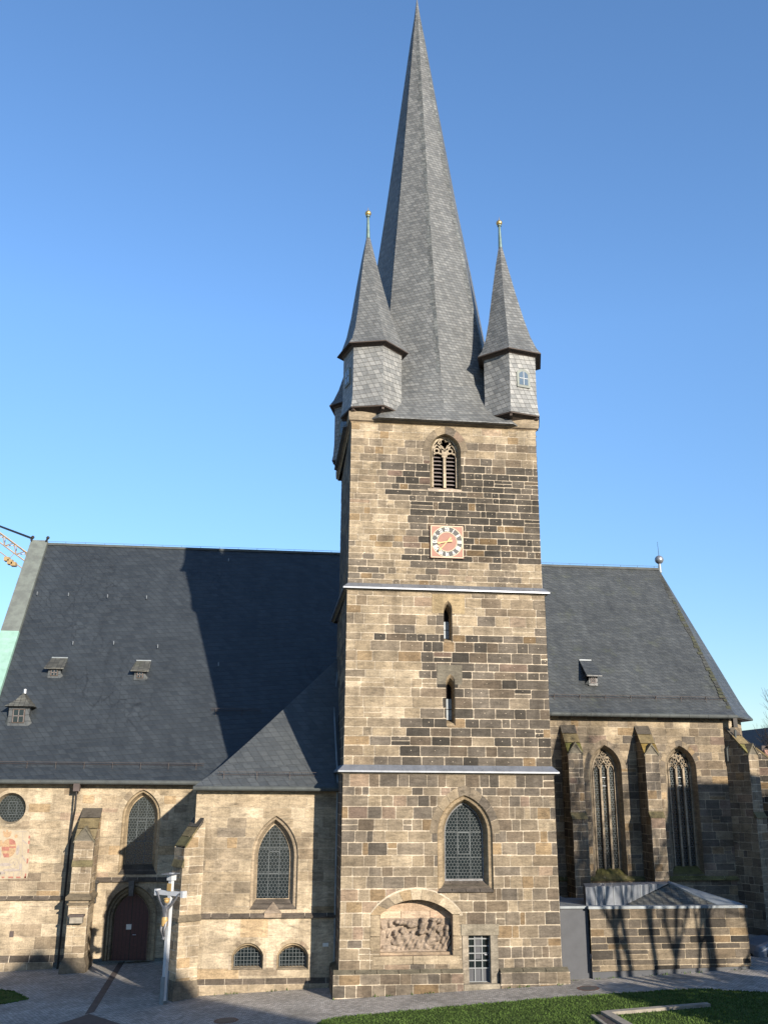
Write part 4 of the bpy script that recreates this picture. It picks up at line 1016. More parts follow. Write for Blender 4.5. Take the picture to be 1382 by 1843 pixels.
# sloping sill stones under the window
p = MB(); bo, bi = bbox(hw), bbox(pi_); wi = px_arch(NY+.55, 228, 277.5, 1556, 1472, 1431)[0]; bi = bbox(wi)
for k in range(4):
    a0, a1 = bo[0]+(bo[1]-bo[0])*k/4+.014, bo[0]+(bo[1]-bo[0])*(k+1)/4-.014; c0, c1 = bi[0]+(bi[1]-bi[0])*k/4+.01, bi[0]+(bi[1]-bi[0])*(k+1)/4-.01
    p.poly([FN_(a0, bo[2]+.02, .03), FN_(a1, bo[2]+.02, .03), FN_(c1, bi[2]+.03, -.5), FN_(c0, bi[2]+.03, -.5)], (.09, .08, .065))
p.build('window_sill', 'stone', Nv)
# round window
p = MB(); flat(p, FN_, circ(rc.x, rc.z, rr_-.1), -.35); ow = p.build('round_window', 'glass', Nv)
p = MB(); cc = circ(rc.x, rc.z, rr_-.1); hexlattice(p, FN_, cc, .088, .02, -.34)
q0, q1, y0, y1 = rc.x-.18, rc.x+.24, rc.z-.32, rc.z+.34
strokes(p, FN_, [((q0, y0), (q1, y0)), ((q0, y0), (q0, y1)), ((q1, y0), (q1, y1)), ((q0, y1), (q1, y1))], .03, -.33, cc); p.build('lead_lattice', 'lead', ow)
# string courses
course(Nv, FN_, NX0, at(117, 1615, NY).x, zst-.02, .24, .13, seed=8)
course(Nv, FN_, at(173, 1580, NY).x, AX0-.02, zl-.1, .26, .15, seed=9)
p = MB(); xx = at(175, 1590, NY).x; p.tube((xx, NY-.1, zl), (xx, NY-.1, zst-.15), .06, n=6); p.box(xx-.12, xx+.12, NY-.26, NY, zl-.14, zl+.02); p.c = [(.09, .085, .08)]*len(p.c); p.build('string_return', 'stone', Nv)
p = MB(); masonry(p, FRONT(NY-.1), [(NX0, G(NX0)-.4), (at(100, 1700, NY).x, G(NX0)-.4), (at(100, 1700, NY).x, zpl-.12), (NX0, zpl-.12)], (.3, .4), (.8, 1.2), lambda u, v: .25, seed=91)
u = NX0; rng = random.Random(5)
while u < at(108, 1700, NY).x:
    p.poly([FN_(u+.012, zpl-.12, .11), FN_(u+.98, zpl-.12, .11), FN_(u+.98, zpl+.2, .01), FN_(u+.012, zpl+.2, .01)], (lambda kf: tuple(x*kf for x in (.12, .10, .08)))(rng.uniform(.7, 1.2))); u += 1.0
p.poly([FN_(NX0, zpl-.12, .10), FN_(u, zpl-.12, .10), FN_(u, zpl+.2, .004), FN_(NX0, zpl+.2, .004)], MORTAR)
p.build('plinth', 'stone', Nv)
# nave buttress
nbx = at(163.5, 1470, NY).x; zbt = at(163, 1456, NY).z; zbf = at(147, 1514, NY-2).z
nb = buttress(Nv, (nbx+.08, NY), (0, -1), .96, 1.65, zbt, zbf, G(-10)-.35, 95, steps=((at(140, 1621, NY-2).z, .32, .16), (at(140, 1630, NY-2).z, .12, .08)), dk=.24, L1=1.72, zset=zbf-1.2, cap=(.26, .21, .12))
p = MB(); zb0, zb1 = at(140, 1661, NY-1.9).z, at(140, 1647, NY-1.9).z; xa, xb = at(127, 1655, NY-1.9).x, at(150, 1655, NY-1.9).x
p.box(xa, xb, NY-2.1, NY-1.7, zb0, zb1-.06, (.3, .25, .2)); pb = p.build('offering_box', 'kerb', Nv)
p = MB(); p.box(xa-.06, xb+.06, NY-2.16, NY-1.7, zb1-.06, zb1+.04); p.build('box_lid', 'slab', pb)
# sundial painting
S = MB(); q = lambda px, py: (lambda p_: (p_.x, p_.z))(at(px, py, NY))
flat(S, FN_, [q(-18, 1583), q(49.5, 1581), q(52, 1570), q(54.5, 1500), q(48, 1494), q(-18, 1494)], .030); sd = S.build('sundial_painting', 'paint_w', Nv, label='faded red and white wall painting with a crowned coat of arms')
def stripe(poly, mat, nm, d=.036): s2 = MB(); flat(s2, FN_, [q(*a) for a in poly], d); return s2
S = MB()
for (y0, y1) in ((1504, 1509), (1513, 1519), (1528, 1535), (1545, 1554)):
    x0, x1 = 54-(y0-1504)*.08, 54-(y1-1504)*.08; flat(S, FN_, [q(x1-1.4, y1), q(x1+1.4, y1), q(x0+1.6, y0), q(x0-1.4, y0)], .036)
for (x0, x1) in ((44, 48), (30, 38), (16, 25), (4, 9), (-10, -3)): flat(S, FN_, [q(x0, 1580.5), q(x1, 1580.5), q(x1, 1577.5), q(x0, 1577.5)], .036)
flat(S, FN_, [q(45, 1580), q(48, 1580), q(48.6, 1572), q(46, 1572)], .036)
S.build('red_border', 'paint_r', sd)
S = MB()
def disc(cx, cy, rx, ry, d, n=20, a0=0, a1=360):
    c = q(cx, cy); k = 1/36.; pts = [(c[0]+rx*k*math.cos(R(a0+(a1-a0)*i/n)), c[1]+ry*k*math.sin(R(a0+(a1-a0)*i/n))) for i in range(n+(a1-a0 < 360))]
    return pts
flat(S, FN_, disc(17, 1526, 13.5, 17, 0), .036); flat(S, FN_, disc(14, 1502, 7, 5.5, 0), .036); flat(S, FN_, disc(30, 1505, 3, 3.5, 0), .036); flat(S, FN_, disc(2, 1518, 4, 6, 0), .036)
for (x, y) in ((8, 1497.5), (14, 1495.5), (20, 1498)): flat(S, FN_, disc(x, y, 2, 2.6, 0), .037)
S.build('coat_of_arms', 'paint_o', sd)
S = MB()
for (x, y, a_, b_) in ((-2, 1538, 5, 12), (33, 1530, 3, 9), (10, 1556, 12, 3), (22, 1566, 16, 2.5), (4, 1571, 6, 3), (38, 1560, 3, 6)): flat(S, FN_, disc(x, y, a_, b_, 0), .0345)
for k in range(6): strokes(S, FN_, [(q(-6+8*k, 1570), q(-7+8*k, 1577))], .03, .0345)
S.build('faded_mural_figures', 'paint_g', sd)
S = MB(); flat(S, FN_, [q(18, 1520), q(29, 1520), q(28.5, 1514), q(24, 1510.5), q(18, 1510)], .041); flat(S, FN_, [q(5, 1531), q(18, 1531), q(18, 1524), q(4, 1524)], .041); flat(S, FN_, [q(8, 1543), q(17, 1543), q(17, 1536), q(6, 1536)], .041); flat(S, FN_, [q(18, 1526), q(29.5, 1526), q(29.5, 1523), q(18, 1523)], .041)
S.build('shield_quarters', 'paint_r', sd)
S = MB()
for (a, b2) in (((42, 1512), (50, 1519)), ((40.5, 1539), (47.5, 1551))): strokes(S, FN_, [(q(*a), q(*b2))], .05, .040)
for (a, b2) in (((42, 1497), (40, 1575)), ((37, 1540), (36, 1577)), ((16, 1568), (47, 1567.5)), ((28, 1497), (49, 1496))): strokes(S, FN_, [(q(*a), q(*b2))], .018, .040)
cpt = q(26, 1554)
barring(S, FN_, cpt[0], cpt[1], .24, .012, .036, .040, 20); polybar(S, FN_, [(cpt[0]-.1, cpt[1]-.1), (cpt[0]-.03, cpt[1]+.1), (cpt[0]+.05, cpt[1]-.08), (cpt[0]+.1, cpt[1]+.1)], .012, .036, .04)
S.build('sundial_lines', 'paint_g', sd)
p = MB(); a = q(22, 1681); p.box(a[0]-.1, a[0]+.1, NY-.05, NY-.022, a[1]-.14, a[1]+.14); p.build('wall_plate', 'slab', Nv)
# small bracket lamp-arm beside the buttress, hopper and downpipe
p = MB(); hx = at(139.5, 1415, 11).x; hz = at(139.5, 1424, 11).z
p.box(hx-.16, hx+.16, 10.8, 11.15, hz, hz+.5); p.build('rainwater_hopper', 'slab', Nv)
p = MB(); x2 = at(132, 1500, 11.3).x; p.path([(hx, 10.95, hz), (hx, 10.98, hz-.9), (x2-.1, 11.25, hz-1.9), (x2-.15, 11.25, G(-11))], .055, 8); p.build('downpipe', 'iron', Nv)
# roof
RY0, RZ0, RYR, RZR = 10.95, 8.62, 22.0, 24.18
RX0 = at(84, 976, 22).x; RX1 = 12
prof = [(RY0, RZ0), (11.8, 9.32), (12.9, 10.75), (RYR, RZR)]
p = MB()
for (y0, z0), (y1, z1) in zip(prof, prof[1:]):
    p.poly([(RX0-4.0*(y1 < 12.95), y0, z0), (RX1, y0, z0), (RX1, y1, z1), (RX0-4.0*(y1 < 12.95), y1, z1)]) if y1 < 12.95 else p.poly([(RX0, y0, z0), (RX1, y0, z0), (RX1, y1, z1), (RX0, y1, z1)])
y0, z0 = prof[2]; p.poly([(RX0-4, y0, z0), (RX0, y0, z0), (RX0, y0+4.3, z0+(RZR-z0)*4.3/(RYR-y0)), (RX0-4, y0+4.3, z0+(RZR-z0)*4.3/(RYR-y0))]) if False else None
p.poly([(RX0, RYR, RZR), (RX1, RYR, RZR), (RX1, 33, 8.6), (RX0, 33, 8.6)])
p.poly([(RX1, y, z) for y, z in prof]+[(RX1, 33, 8.6)])
nroof = p.build('roof', 'nave', Nv)
p = MB(); p.prism([Vector((NX0-3, RY0, RZ0-.12)), Vector((EX0+.02, RY0, RZ0-.12)), Vector((EX0+.02, NY, RZ0-.12)), Vector((NX0-3, NY, RZ0-.12))], [Vector((NX0-3, RY0, RZ0-.01)), Vector((EX0+.02, RY0, RZ0-.01)), Vector((EX0+.02, NY, RZ0-.01)), Vector((NX0-3, NY, RZ0-.01))]); p.build('eaves_board', 'gutter', Nv)
gutter(Nv, (NX0-3, RY0-.06, RZ0-.08), (EX0, RY0-.06, RZ0-.08), .12)
# gable wall, copper-clad verge
p = MB(); rise = (RZR-prof[2][1])/(RYR-prof[2][0])
def ry(z): return prof[2][0]+(z-prof[2][1])/rise
za, zb_ = 8.4, RZR+.25; vw = 1.10; xo = RX0+.12
zsplit = at(20, 1131, 16.2).z
for (z0, z1, mt, nm) in ((9.5, zsplit, 'verdigris', 'verdigris_verge'), (zsplit, zb_-.85, 'copper', 'copper_verge'), (zb_-.85, zb_, 'verdigris', 'verge_cap')):
    p = MB(); s0, s1 = ry(z0)-.30, ry(z1)-.30
    A_ = [Vector((xo-vw, s0, z0)), Vector((xo, s0, z0)), Vector((xo, s0+.6, z0-.3)), Vector((xo-vw, s0+.6, z0-.3))]
    B_ = [Vector((xo-vw, s1, z1)), Vector((xo, s1, z1)), Vector((xo, s1+.6, z1-.3)), Vector((xo-vw, s1+.6, z1-.3))]
    p.prism(A_, B_); p.build(nm, 'copper' if nm == 'verge_cap' else mt, Nv)
for k in range(2): p = MB(); x = xo-.06-k*(vw-.1); p.tube((x, RYR-.3, zb_-.1), (x+.08, RYR-.3, zb_+.10), .08, .07, 6); p.sphere((x+.09, RYR-.3, zb_+.14), .12, 8, 6); p.build('verge_bracket', 'iron', Nv)
p = MB(); p.poly([(xo-vw+.05, y, z-.3) for y, z in ((11.5, 0), (11.5, 9.2), (RYR, RZR), (33, 8.6), (33, 0))]); p.build('gable_wall', 'stone', Nv)
p = MB(); p.box(RX0, RX1, RYR-.10, RYR+.10, RZR-.05, RZR+.10); k = RX0
while k < RX1: p.tube((k, RYR, RZR+.1), (k, RYR, RZR+.22), .012, n=3); k += 1.3
p.tube((RX0, RYR, RZR+.22), (RX1, RYR, RZR+.22), .012, n=4); p.build('ridge_capping', 'gutter', Nv)
nn = (0, -.81, .58)
def onroof(px, py, off=0):
    n = Vector((0, -rise, 1)); c0 = prof[2][1]-rise*prof[2][0]; d = (px-691)*CX-(py-921.5)*CU+FPX*_f
    t = (c0-CAM.dot(n))/d.dot(n); return CAM+d*t
ga, gb = at(0, 1378, 11.9), at(367, 1387, 11.9)
snow_guard(Nv, ((NX0-2, 11.9, 9.45), (gb.x, 11.9, 9.45)), (0, -.8, .6), step=.1)
a, b2 = onroof(380, 1279), onroof(470, 1280); snow_guard(Nv, (a, (b2.x, a.y, a.z)), nn, step=.1)
# roof hooks
hk = [(69, 1068), (125, 1070), (195, 1073), (265, 1075), (133, 1157), (206, 1157), (285, 1163), (394, 1195), (492, 1300), (412, 1008)]
for i, (x, y) in enumerate(hk):
    if i == 8: continue
    c = onroof(x, y); p = MB(); p.tube(c+Vector((0, -.02, 0)), c+Vector((0, -.18, .08)), .03, .02, 5); p.tube(c+Vector((0, -.18, .08)), c+Vector((.0, -.22, -.14)), .03, .035, 5); p.build('roof_hook', 'steel', Nv)
def shed_dormer(parent, px, py, w_, h_, mat='dormer', lean=.9, frame='woodbrown', proj=onroof, slope=None, hip=False, nm='dormer', cheek='chapel'):
    """base centre of the window front at pixel px,py on the roof"""
    sl = slope or rise; c = proj(px, py); x, y, z = c
    roof_z = lambda yy: z+(yy-y)*sl
    mb = MB(); yb = y+h_/sl  # where the top of the front meets the roof
    F_ = FRONT(y-.05)
    # cheeks and front
    for s in (-1, 1):
        X = x+s*w_*.5
        mb.poly([(X, y-.05, z-.05), (X, y-.05, z+h_), (X, yb+.05, z+h_), (X, y, z-.05)])
    flat(mb, F_, [(x-w_/2, z-.1), (x+w_/2, z-.1), (x+w_/2, z+h_), (x-w_/2, z+h_)], 0)
    for s in (-1, 1): mb.poly([(x+s*w_/2, y-.05, z+h_*.5), (x+s*w_/2, y-.05, z-.05), (x+s*(w_/2+.22), y+.1, z-.02)])
    dm = mb.build(nm, cheek, parent)
    rb = MB(); rs = .62 if not hip else 0; oz = z+h_; o = .2; fy = y-.3; bk = (z+h_+.08-z+ (y-fy)*0)/1
    if not hip:
        # pent roof rising less steeply than the main roof
        L_ = (h_-(-.3)*rs)/(sl-rs)+.0; yb2 = y+L_; zb2 = roof_z(yb2)
        A_ = [Vector((x-w_/2-o, fy, oz-.02)), Vector((x+w_/2+o, fy, oz-.02)), Vector((x+w_/2+o*.8, yb2, zb2)), Vector((x-w_/2-o*.3, yb2, zb2))]
        rb.prism([q-Vector((0, 0, .07)) for q in A_], A_)
        for s in (-1, 1): rb.poly([(x+s*w_/2, y-.05, z+h_-.05), (x+s*w_/2, yb2, zb2), (x+s*w_/2, y+.1, z)])
        rb.build('dormer_roof', mat, dm)
        rb = MB(); rb.box(x-w_/2-o*.3, x+w_/2+o*.8, yb2-.03, yb2+.05, zb2-.01, zb2+.05); rb.build('lead_ridge', 'zinc_dark', dm)
    else:
        rg = z+h_+.8; yr2 = y+(rg-z)/sl; hw_ = w_/2+.22
        E = [Vector((x-hw_, fy, oz)), Vector((x+hw_, fy, oz)), Vector((x+hw_, y+(h_)/sl+.1, oz)), Vector((x-hw_, y+(h_)/sl+.1, oz))]
        f_ = Vector((x, y+.45, rg)); g_ = Vector((x, yr2, rg))
        mid = lambda a, k=.5, dz=-.12: a.lerp(f_, k)+Vector((0, 0, dz))
        rb.poly([E[0], E[1], mid(E[1]), mid(E[0])]); rb.poly([mid(E[0]), mid(E[1]), f_]); rb.poly([E[1], E[2], g_, f_, mid(E[1])]); rb.poly([E[3], E[0], mid(E[0]), f_, g_]); rb.poly([q-Vector((0, 0, .02)) for q in E])
        rb.build('dormer_roof', mat, dm)
        rb = MB(); rb.tube(f_+Vector((.05, .1, -.02)), f_+Vector((.05, .1, .22)), .11, .10, 8); rb.build('vent_cap', 'zinc', dm)
    wb = MB(); ww, wh = w_*.60, h_*.78; z0 = z+h_*.08
    ext(wb, F_, [(x-ww/2, z0), (x+ww/2, z0), (x+ww/2, z0+wh), (x-ww/2, z0+wh)], 0, .04); wn2 = wb.build('dormer_window', frame, dm)
    wb = MB(); ext(wb, F_, [(x-ww/2+.05, z0+.05), (x+ww/2-.05, z0+.05), (x+ww/2-.05, z0+wh-.05), (x-ww/2+.05, z0+wh-.05)], .04, .046); wb.build('window_pane', 'glass', wn2)
    wb = MB(); polybar(wb, F_, [(x, z0+.05), (x, z0+wh-.05)], .02, .046, .06); polybar(wb, F_, [(x-ww/2+.05, z0+wh*.5), (x+ww/2-.05, z0+wh*.5)], .02, .046, .06)
    for s in (-1, 1): polybar(wb, F_, [(x+s*(ww/2-.05), z0+.04), (x+s*(ww/2-.05), z0+wh-.04)], .014, .046, .06)
    wb.build('glazing_bars', 'louvre', wn2)
    return dm
shed_dormer(Nv, 98, 1218, .72, .52)
shed_dormer(Nv, 252, 1222, .66, .50)
shed_dormer(Nv, 33, 1304, 1.12, 1.0, hip=True)

GAIN[:] = [.93, .13]
# ================================================================ CHOIR (right)
CY = 9.5
Cv = thing('church_choir', 'tall sandstone choir with gothic tracery windows and buttresses right of the tower', 'church choir', (20, 14, 0))
FC = FRONT(CY); CX0, CX1 = 12.0, 25.75; CZ = 12.32
sm = MB()
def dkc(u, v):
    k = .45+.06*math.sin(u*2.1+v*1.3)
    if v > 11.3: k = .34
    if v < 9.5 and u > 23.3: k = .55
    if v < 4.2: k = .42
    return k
c1 = lancet(Cv, sm, FC, CY, (1064.6, 1124, 1577, 1381, 1341), (1072, 1113, 1564, 1383, 1352), .62, .26, 101, .42, rcol=((.34, .27, .19), (.15, .14, .08)), lattice='none', nst=10, casement=False, sill=(.16, .15, .06)) if False else None
wins = []
for (o_px, i_px, sd) in (((1064.6, 1123.5, 1577, 1384, 1341), (1070, 1109.5, 1564, 1386, 1351), 101), ((1202.5, 1260, 1574, 1384, 1342), (1207.5, 1246.5, 1559, 1386, 1352), 102)):
    yb = o_px[2]
    o_, op = px_arch(CY, *o_px); i_, ip = px_arch(CY+.6, *i_px); wins.append((o_, op, i_, ip, sd))
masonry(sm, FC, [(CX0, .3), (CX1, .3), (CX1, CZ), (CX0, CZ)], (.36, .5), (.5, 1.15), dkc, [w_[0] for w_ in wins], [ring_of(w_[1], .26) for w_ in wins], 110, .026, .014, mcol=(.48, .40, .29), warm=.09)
for (o_, op, i_, ip, sd) in wins:
    ringband(sm, FC, o_, arch(op[0], op[1], op[2]+.52, op[3], op[4]+.32), 10, .42, sd)
    jc = (.33, .27, .19)
    reveal(sm, FC, [(o_, .02), (lerp_loop(o_, i_, .35), -.22), (lerp_loop(o_, i_, .45), -.42), (i_, -.6)], [[jc, (.17, .155, .06)], [jc, (.17, .155, .06)], [jc, (.17, .155, .06)]])
# polygonal apse faces
E1 = (CX1, CY); E2 = (27.75, 12.1); E3 = (27.75, 25)
dA = Vector((E2[0]-E1[0], E2[1]-E1[1], 0)); FAp = Frame((*E1, 0), dA)
masonry(sm, FAp, [(0, .3), (dA.length, .3), (dA.length, CZ), (0, CZ)], (.36, .5), (.5, 1.0), lambda u, v: .22 if v > 10.8 else .5, seed=111, mortar=.026)
masonry(sm, Frame((*E2, 0), (0, 1)), [(0, .3), (12.9, .3), (12.9, CZ), (0, CZ)], (.4, .5), (.6, 1.1), lambda u, v: .5, seed=112, mortar=.026)
sm.build('wall', 'stone', Cv)
# tracery
for wi_, (o_, op, i_, ip, sd) in enumerate(wins):
    cu, v0, w_, vs, va = ip; mb = MB(); TC = (.40, .33, .24); d0, d1 = -.62, -.50
    hw2 = w_/2
    for i in range(2, len(i_)-1): polybar(mb, FC, [i_[i], i_[i+1]], .05, d0, d1, TC)
    lx = [cu-hw2/3.0, cu+hw2/3.0]
    for x in lx: polybar(mb, FC, [(x, v0), (x, vs+.08)], .055, d0-.02, d1+.08, TC)
    for s in (-1, 1): polybar(mb, FC, [(cu+s*(hw2-.01), v0), (cu+s*(hw2-.01), vs)], .04, d0, d1, TC)
    for c in (cu-hw2*2/3, cu, cu+hw2*2/3):
        a = arch(c, vs-.1, hw2*2/3-.05, vs-.05, vs+.30+(.12 if c == cu else 0), 6); polybar(mb, FC, a[1:]+[a[0]] if False else a[1:], .032, d0, d1, TC)
    rr2 = hw2*.40
    if wi_ == 1:
        for s in (-1, 1):
            barring(mb, FC, cu+s*hw2*.44, vs+.45, rr2, .032, d0, d1, 18, 0, 360, TC)
            for k in range(3): t = R(90+120*k+20*s); barring(mb, FC, cu+s*hw2*.44+.12*math.cos(t), vs+.45+.12*math.sin(t), .085, .015, d0, d1-.02, 9, 0, 360, TC)
        barring(mb, FC, cu, vs+.92, .16, .03, d0, d1, 12, 0, 360, TC)
        for s in (-1, 1): polybar(mb, FC, [(cu+s*.05, vs+.62), (cu+s*.26, vs+.95), (cu+s*.05, va-.06)], .028, d0, d1, TC)
    else:
        for s in (-1, 1):
            barring(mb, FC, cu+s*hw2*.36, vs+.48, rr2*.9, .03, d0, d1, 14, 20, 340, TC)
            for k in range(3): t = R(90+120*k); barring(mb, FC, cu+s*hw2*.36+.10*math.cos(t), vs+.48+.10*math.sin(t), .08, .018, d0, d1-.02, 9, 0, 360, TC)
        barring(mb, FC, cu, vs+.88, .17, .03, d0, d1, 14, 0, 360, TC)
        for k in range(3): t = R(90+120*k); barring(mb, FC, cu+.08*math.cos(t), vs+.88+.08*math.sin(t), .06, .015, d0, d1-.02, 8, 0, 360, TC)
    wo = mb.build('tracery_window', 'stone', Cv)
    b_ = bbox(i_); glazing(FC, i_, -.60, wo, .085, .022, [v0+(vs-v0)*k/5 for k in range(1, 5)])
    q = MB(); t0, t1 = vs-.85 if True else 0, vs-.12; strokes(q, FC, [((cu-.18, t0), (cu+.18, t0)), ((cu-.18, t0), (cu-.18, t1)), ((cu+.18, t0), (cu+.18, t1)), ((cu-.18, t0+.45), (cu+.18, t0+.45))], .03, -.565); q.build('opening_light', 'zinc', wo)
    # mossy sloping sill
    q = MB(); bo = bbox(o_); bi = bbox(i_)
    for k in range(6):
        a0, a1 = bo[0]-.05+(bo[1]-bo[0]+.1)*k/6+.012, bo[0]-.05+(bo[1]-bo[0]+.1)*(k+1)/6-.012; c0_, c1_ = bi[0]+(bi[1]-bi[0])*k/6+.01, bi[0]+(bi[1]-bi[0])*(k+1)/6-.01
        q.poly([FC(a0, bo[2]-.15, .14), FC(a1, bo[2]-.15, .14), FC(c1_, bi[2]+.03, -.55), FC(c0_, bi[2]+.03, -.55)], (.17, .16, .055))
    q.build('mossy_sill', 'stone', wo)
zcs = at(1230, 1583, CY).z
course(Cv, FC, CX0+.4, CX1, zcs-.05, .24, .16, (.19, .175, .075), 13, 1.1)
course(Cv, FAp, 0, dA.length, zcs-.05, .24, .16, (.13, .12, .08), 14, 1.1)
b1 = at(1022.8, 1303, CY); yy = CY-1.25
xl1, xr1 = at(1023.5, 1345, yy).x, at(1045.5, 1345, yy).x
zt1 = at(1022, 1306, CY).z; zf1 = at(1034, 1356, yy).z
buttress(Cv, ((xl1+xr1)/2, CY), (0, -1), xr1-xl1+.12, 1.25, zt1, zf1, 0.2, 120, dk=.52, L1=1.5, zset=at(1045, 1472, yy).z, cap=(.20, .19, .06))
xl2, xr2 = at(1161, 1345, yy).x, at(1181.5, 1345, yy).x
buttress(Cv, ((xl2+xr2)/2, CY), (0, -1), xr2-xl2+.12, 1.25, zt1, zf1, 0.2, 130, dk=.52, L1=1.5, zset=at(1180, 1470, yy).z, cap=(.24, .17, .05))
buttress(Cv, (E1[0]+.0, E1[1]+.1), (.42, -.9), .80, 1.45, zt1, zf1+.05, 0.2, 140, dk=.40, L1=1.6, zset=at(1180, 1470, yy).z, cap=(.22, .20, .07))
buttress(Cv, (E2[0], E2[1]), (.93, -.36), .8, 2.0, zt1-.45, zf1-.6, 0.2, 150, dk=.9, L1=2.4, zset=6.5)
# roof
AP = Vector((26.05, 18.4, 22.95)); EV = [Vector((12.0, CY-.5, 12.42)), Vector((CX1+.22, CY-.5, 12.42)), Vector((28.25, 11.55, 12.42)), Vector((28.3, 25.2, 12.42))]
def up(a, k): return a.lerp(AP if a.x > 20 else Vector((12.0, AP.y, AP.z)), k)
p = MB()
fl = lambda a, k, dz: up(a, k)+Vector((0, 0, -dz))
lv = [(0, 0), (.035, .16), (.09, .38), (.16, .38), (1, 0)]
lv = [(0, 0), (.05, .22), (.12, .30), (.3, .22), (1, 0)]
for (k0, e0), (k1, e1) in zip(lv, lv[1:]):
    for a, b2 in zip(EV, EV[1:]):
        q4 = [fl(a, k0, e0), fl(b2, k0, e0), fl(b2, k1, e1), fl(a, k1, e1)]
        if (q4[2]-q4[3]).length < 1e-3: q4 = q4[:3]
        p.poly(q4)
p.poly([Vector((12, AP.y, AP.z)), AP, Vector((28.3, 25.2, 12.42)), Vector((12, 27, 12.42))])
p.prism([q-Vector((0, 0, .10)) for q in EV]+[Vector((12.0, CY+.2, 12.32))], EV+[Vector((12.0, CY+.2, 12.42))], cap=False)
croof = p.build('roof', 'choir', Cv)
# moss-grown hip slates
p = MB(); rng = random.Random(3)
for k in range(46):
    k0 = k/46*.94+.02; k1 = k0+.018; a = fl(EV[1], k0, .25*(1-k0)); b2 = fl(EV[1], k1, .25*(1-k0)); w2 = rng.uniform(.12, .34)
    cc = (.085, .09, .06) if rng.random() < .6 and k < 36 else (.08, .085, .08)
    n = Vector((0, -.6, .45)).normalized()*.012
    p.poly([a+n+Vector((-w2, 0, 0)), a+n+Vector((.02, 0, 0)), b2+n*.3+Vector((.02, 0, 0)), b2+n*.3+Vector((-w2, 0, 0))], cc)
p.build('mossy_hip_slates', 'stone', croof)
gutter(Cv, (12.3, CY-.58, 12.34), (CX1+.2, CY-.58, 12.34), .12)
p = MB(); p.box(CX1-.1, CX1+.14, CY-.7, CY-.46, 11.75, 12.25); p.build('rainwater_hopper', 'iron', Cv)
p = MB(); p.path([(CX1+.02, CY-.55, 11.6), (CX1+.02, CY-.5, 11.1), (CX1-.35, CY-.12, 10.6), (CX1-.35, CY-.12, 9.9)], .07, 8); p.build('downpipe', 'gutter', Cv)
a = fl(EV[0], .12, .32); snow_guard(Cv, (a+Vector((.4, 0, 0)), Vector((fl(EV[1], .12, .3).x, a.y, a.z))), (0, -.7, .7), step=.09)
p = MB(); p.box(12, AP.x, AP.y-.08, AP.y+.08, AP.z-.03, AP.z+.12); p.tube((12, AP.y, AP.z+.25), (AP.x, AP.y, AP.z+.25), .012, n=4)
k = 12.5
while k < AP.x: p.tube((k, AP.y, AP.z+.1), (k, AP.y, AP.z+.25), .012, n=3); k += 1.2
p.build('ridge_capping', 'gutter', Cv)
fx = AP.x+.05; p = MB(); p.tube((fx, AP.y, AP.z-.2), (fx, AP.y, AP.z+.45), .13, .08, 10); fo = p.build('ridge_finial', 'zinc_dark', Cv)
p = MB(); p.sphere((fx, AP.y, AP.z+.72), .30, 16, 10); p.build('finial_ball', 'zinc', fo, smooth=True)
p = MB(); p.tube((fx, AP.y, AP.z+.95), (fx-.03, AP.y, AP.z+2.0), .018, .01, 5); p.build('lightning_rod', 'iron', fo)
crise = (22.95-12.42)/(18.4-CY+.5)
def onchoir(px, py):
    n = Vector((0, -crise, 1)); c0 = 12.3-crise*(CY-.5); d = (px-691)*CX-(py-921.5)*CU+FPX*_f
    return CAM+d*((c0-CAM.dot(n))/d.dot(n))
shed_dormer(Cv, 1067, 1231, .52, .5, mat='choir', proj=onchoir, slope=crise, frame='louvre', cheek='choir')

# ================================================================ GROUND
def gpt(px, py, dz=0):
    d = (px-691)*CX-(py-921.5)*CU+FPX*_f; n = Vector((-.045, 0, 1)); t = (-.15-CAM.dot(n))/d.dot(n); p_ = CAM+d*t; p_.z += dz; return p_
def struct(mb, name, mat): o = mb.build(name, mat); o['kind'] = 'structure'; return o
p = MB(); xs = [-400, -45, -20, 0, 20, 40, 400]
for a, b2 in zip(xs, xs[1:]):
    for y0, y1 in ((-300, -20), (-20, 20), (20, 900)): p.poly([(a, y0, G(a)), (b2, y0, G(b2)), (b2, y1, G(b2)), (a, y1, G(a))])
struct(p, 'paving', 'paving')
def sheet(pts, name, mat, dz=.005): p = MB(); p.poly([(*q[:2], G(q[0])+dz) for q in pts]); return struct(p, name, mat)
lawn_pts = [gpt(500, 1890), gpt(570, 1846), gpt(582, 1838), gpt(606, 1832.5), gpt(700, 1823.5), gpt(850, 1809.5), gpt(1000, 1796.8), gpt(1166, 1785.7), gpt(1248, 1780.5), gpt(1382, 1787.5), gpt(1460, 1794), Vector((34, -12, 0)), Vector((30, -26, 0)), Vector((2, -22, 0))]
lawn_xy = [(q.x, q.y) for q in lawn_pts]
sheet(lawn_pts[::-1], 'lawn', 'grass', .012)
left_pts = [gpt(-260, 1790), gpt(-20, 1781.5), gpt(15, 1783.5), gpt(30, 1788.5), gpt(50, 1798.5), gpt(20, 1805), gpt(-20, 1811), gpt(-280, 1850)]
sheet(left_pts[::-1], 'grass_bed', 'grass', .012)
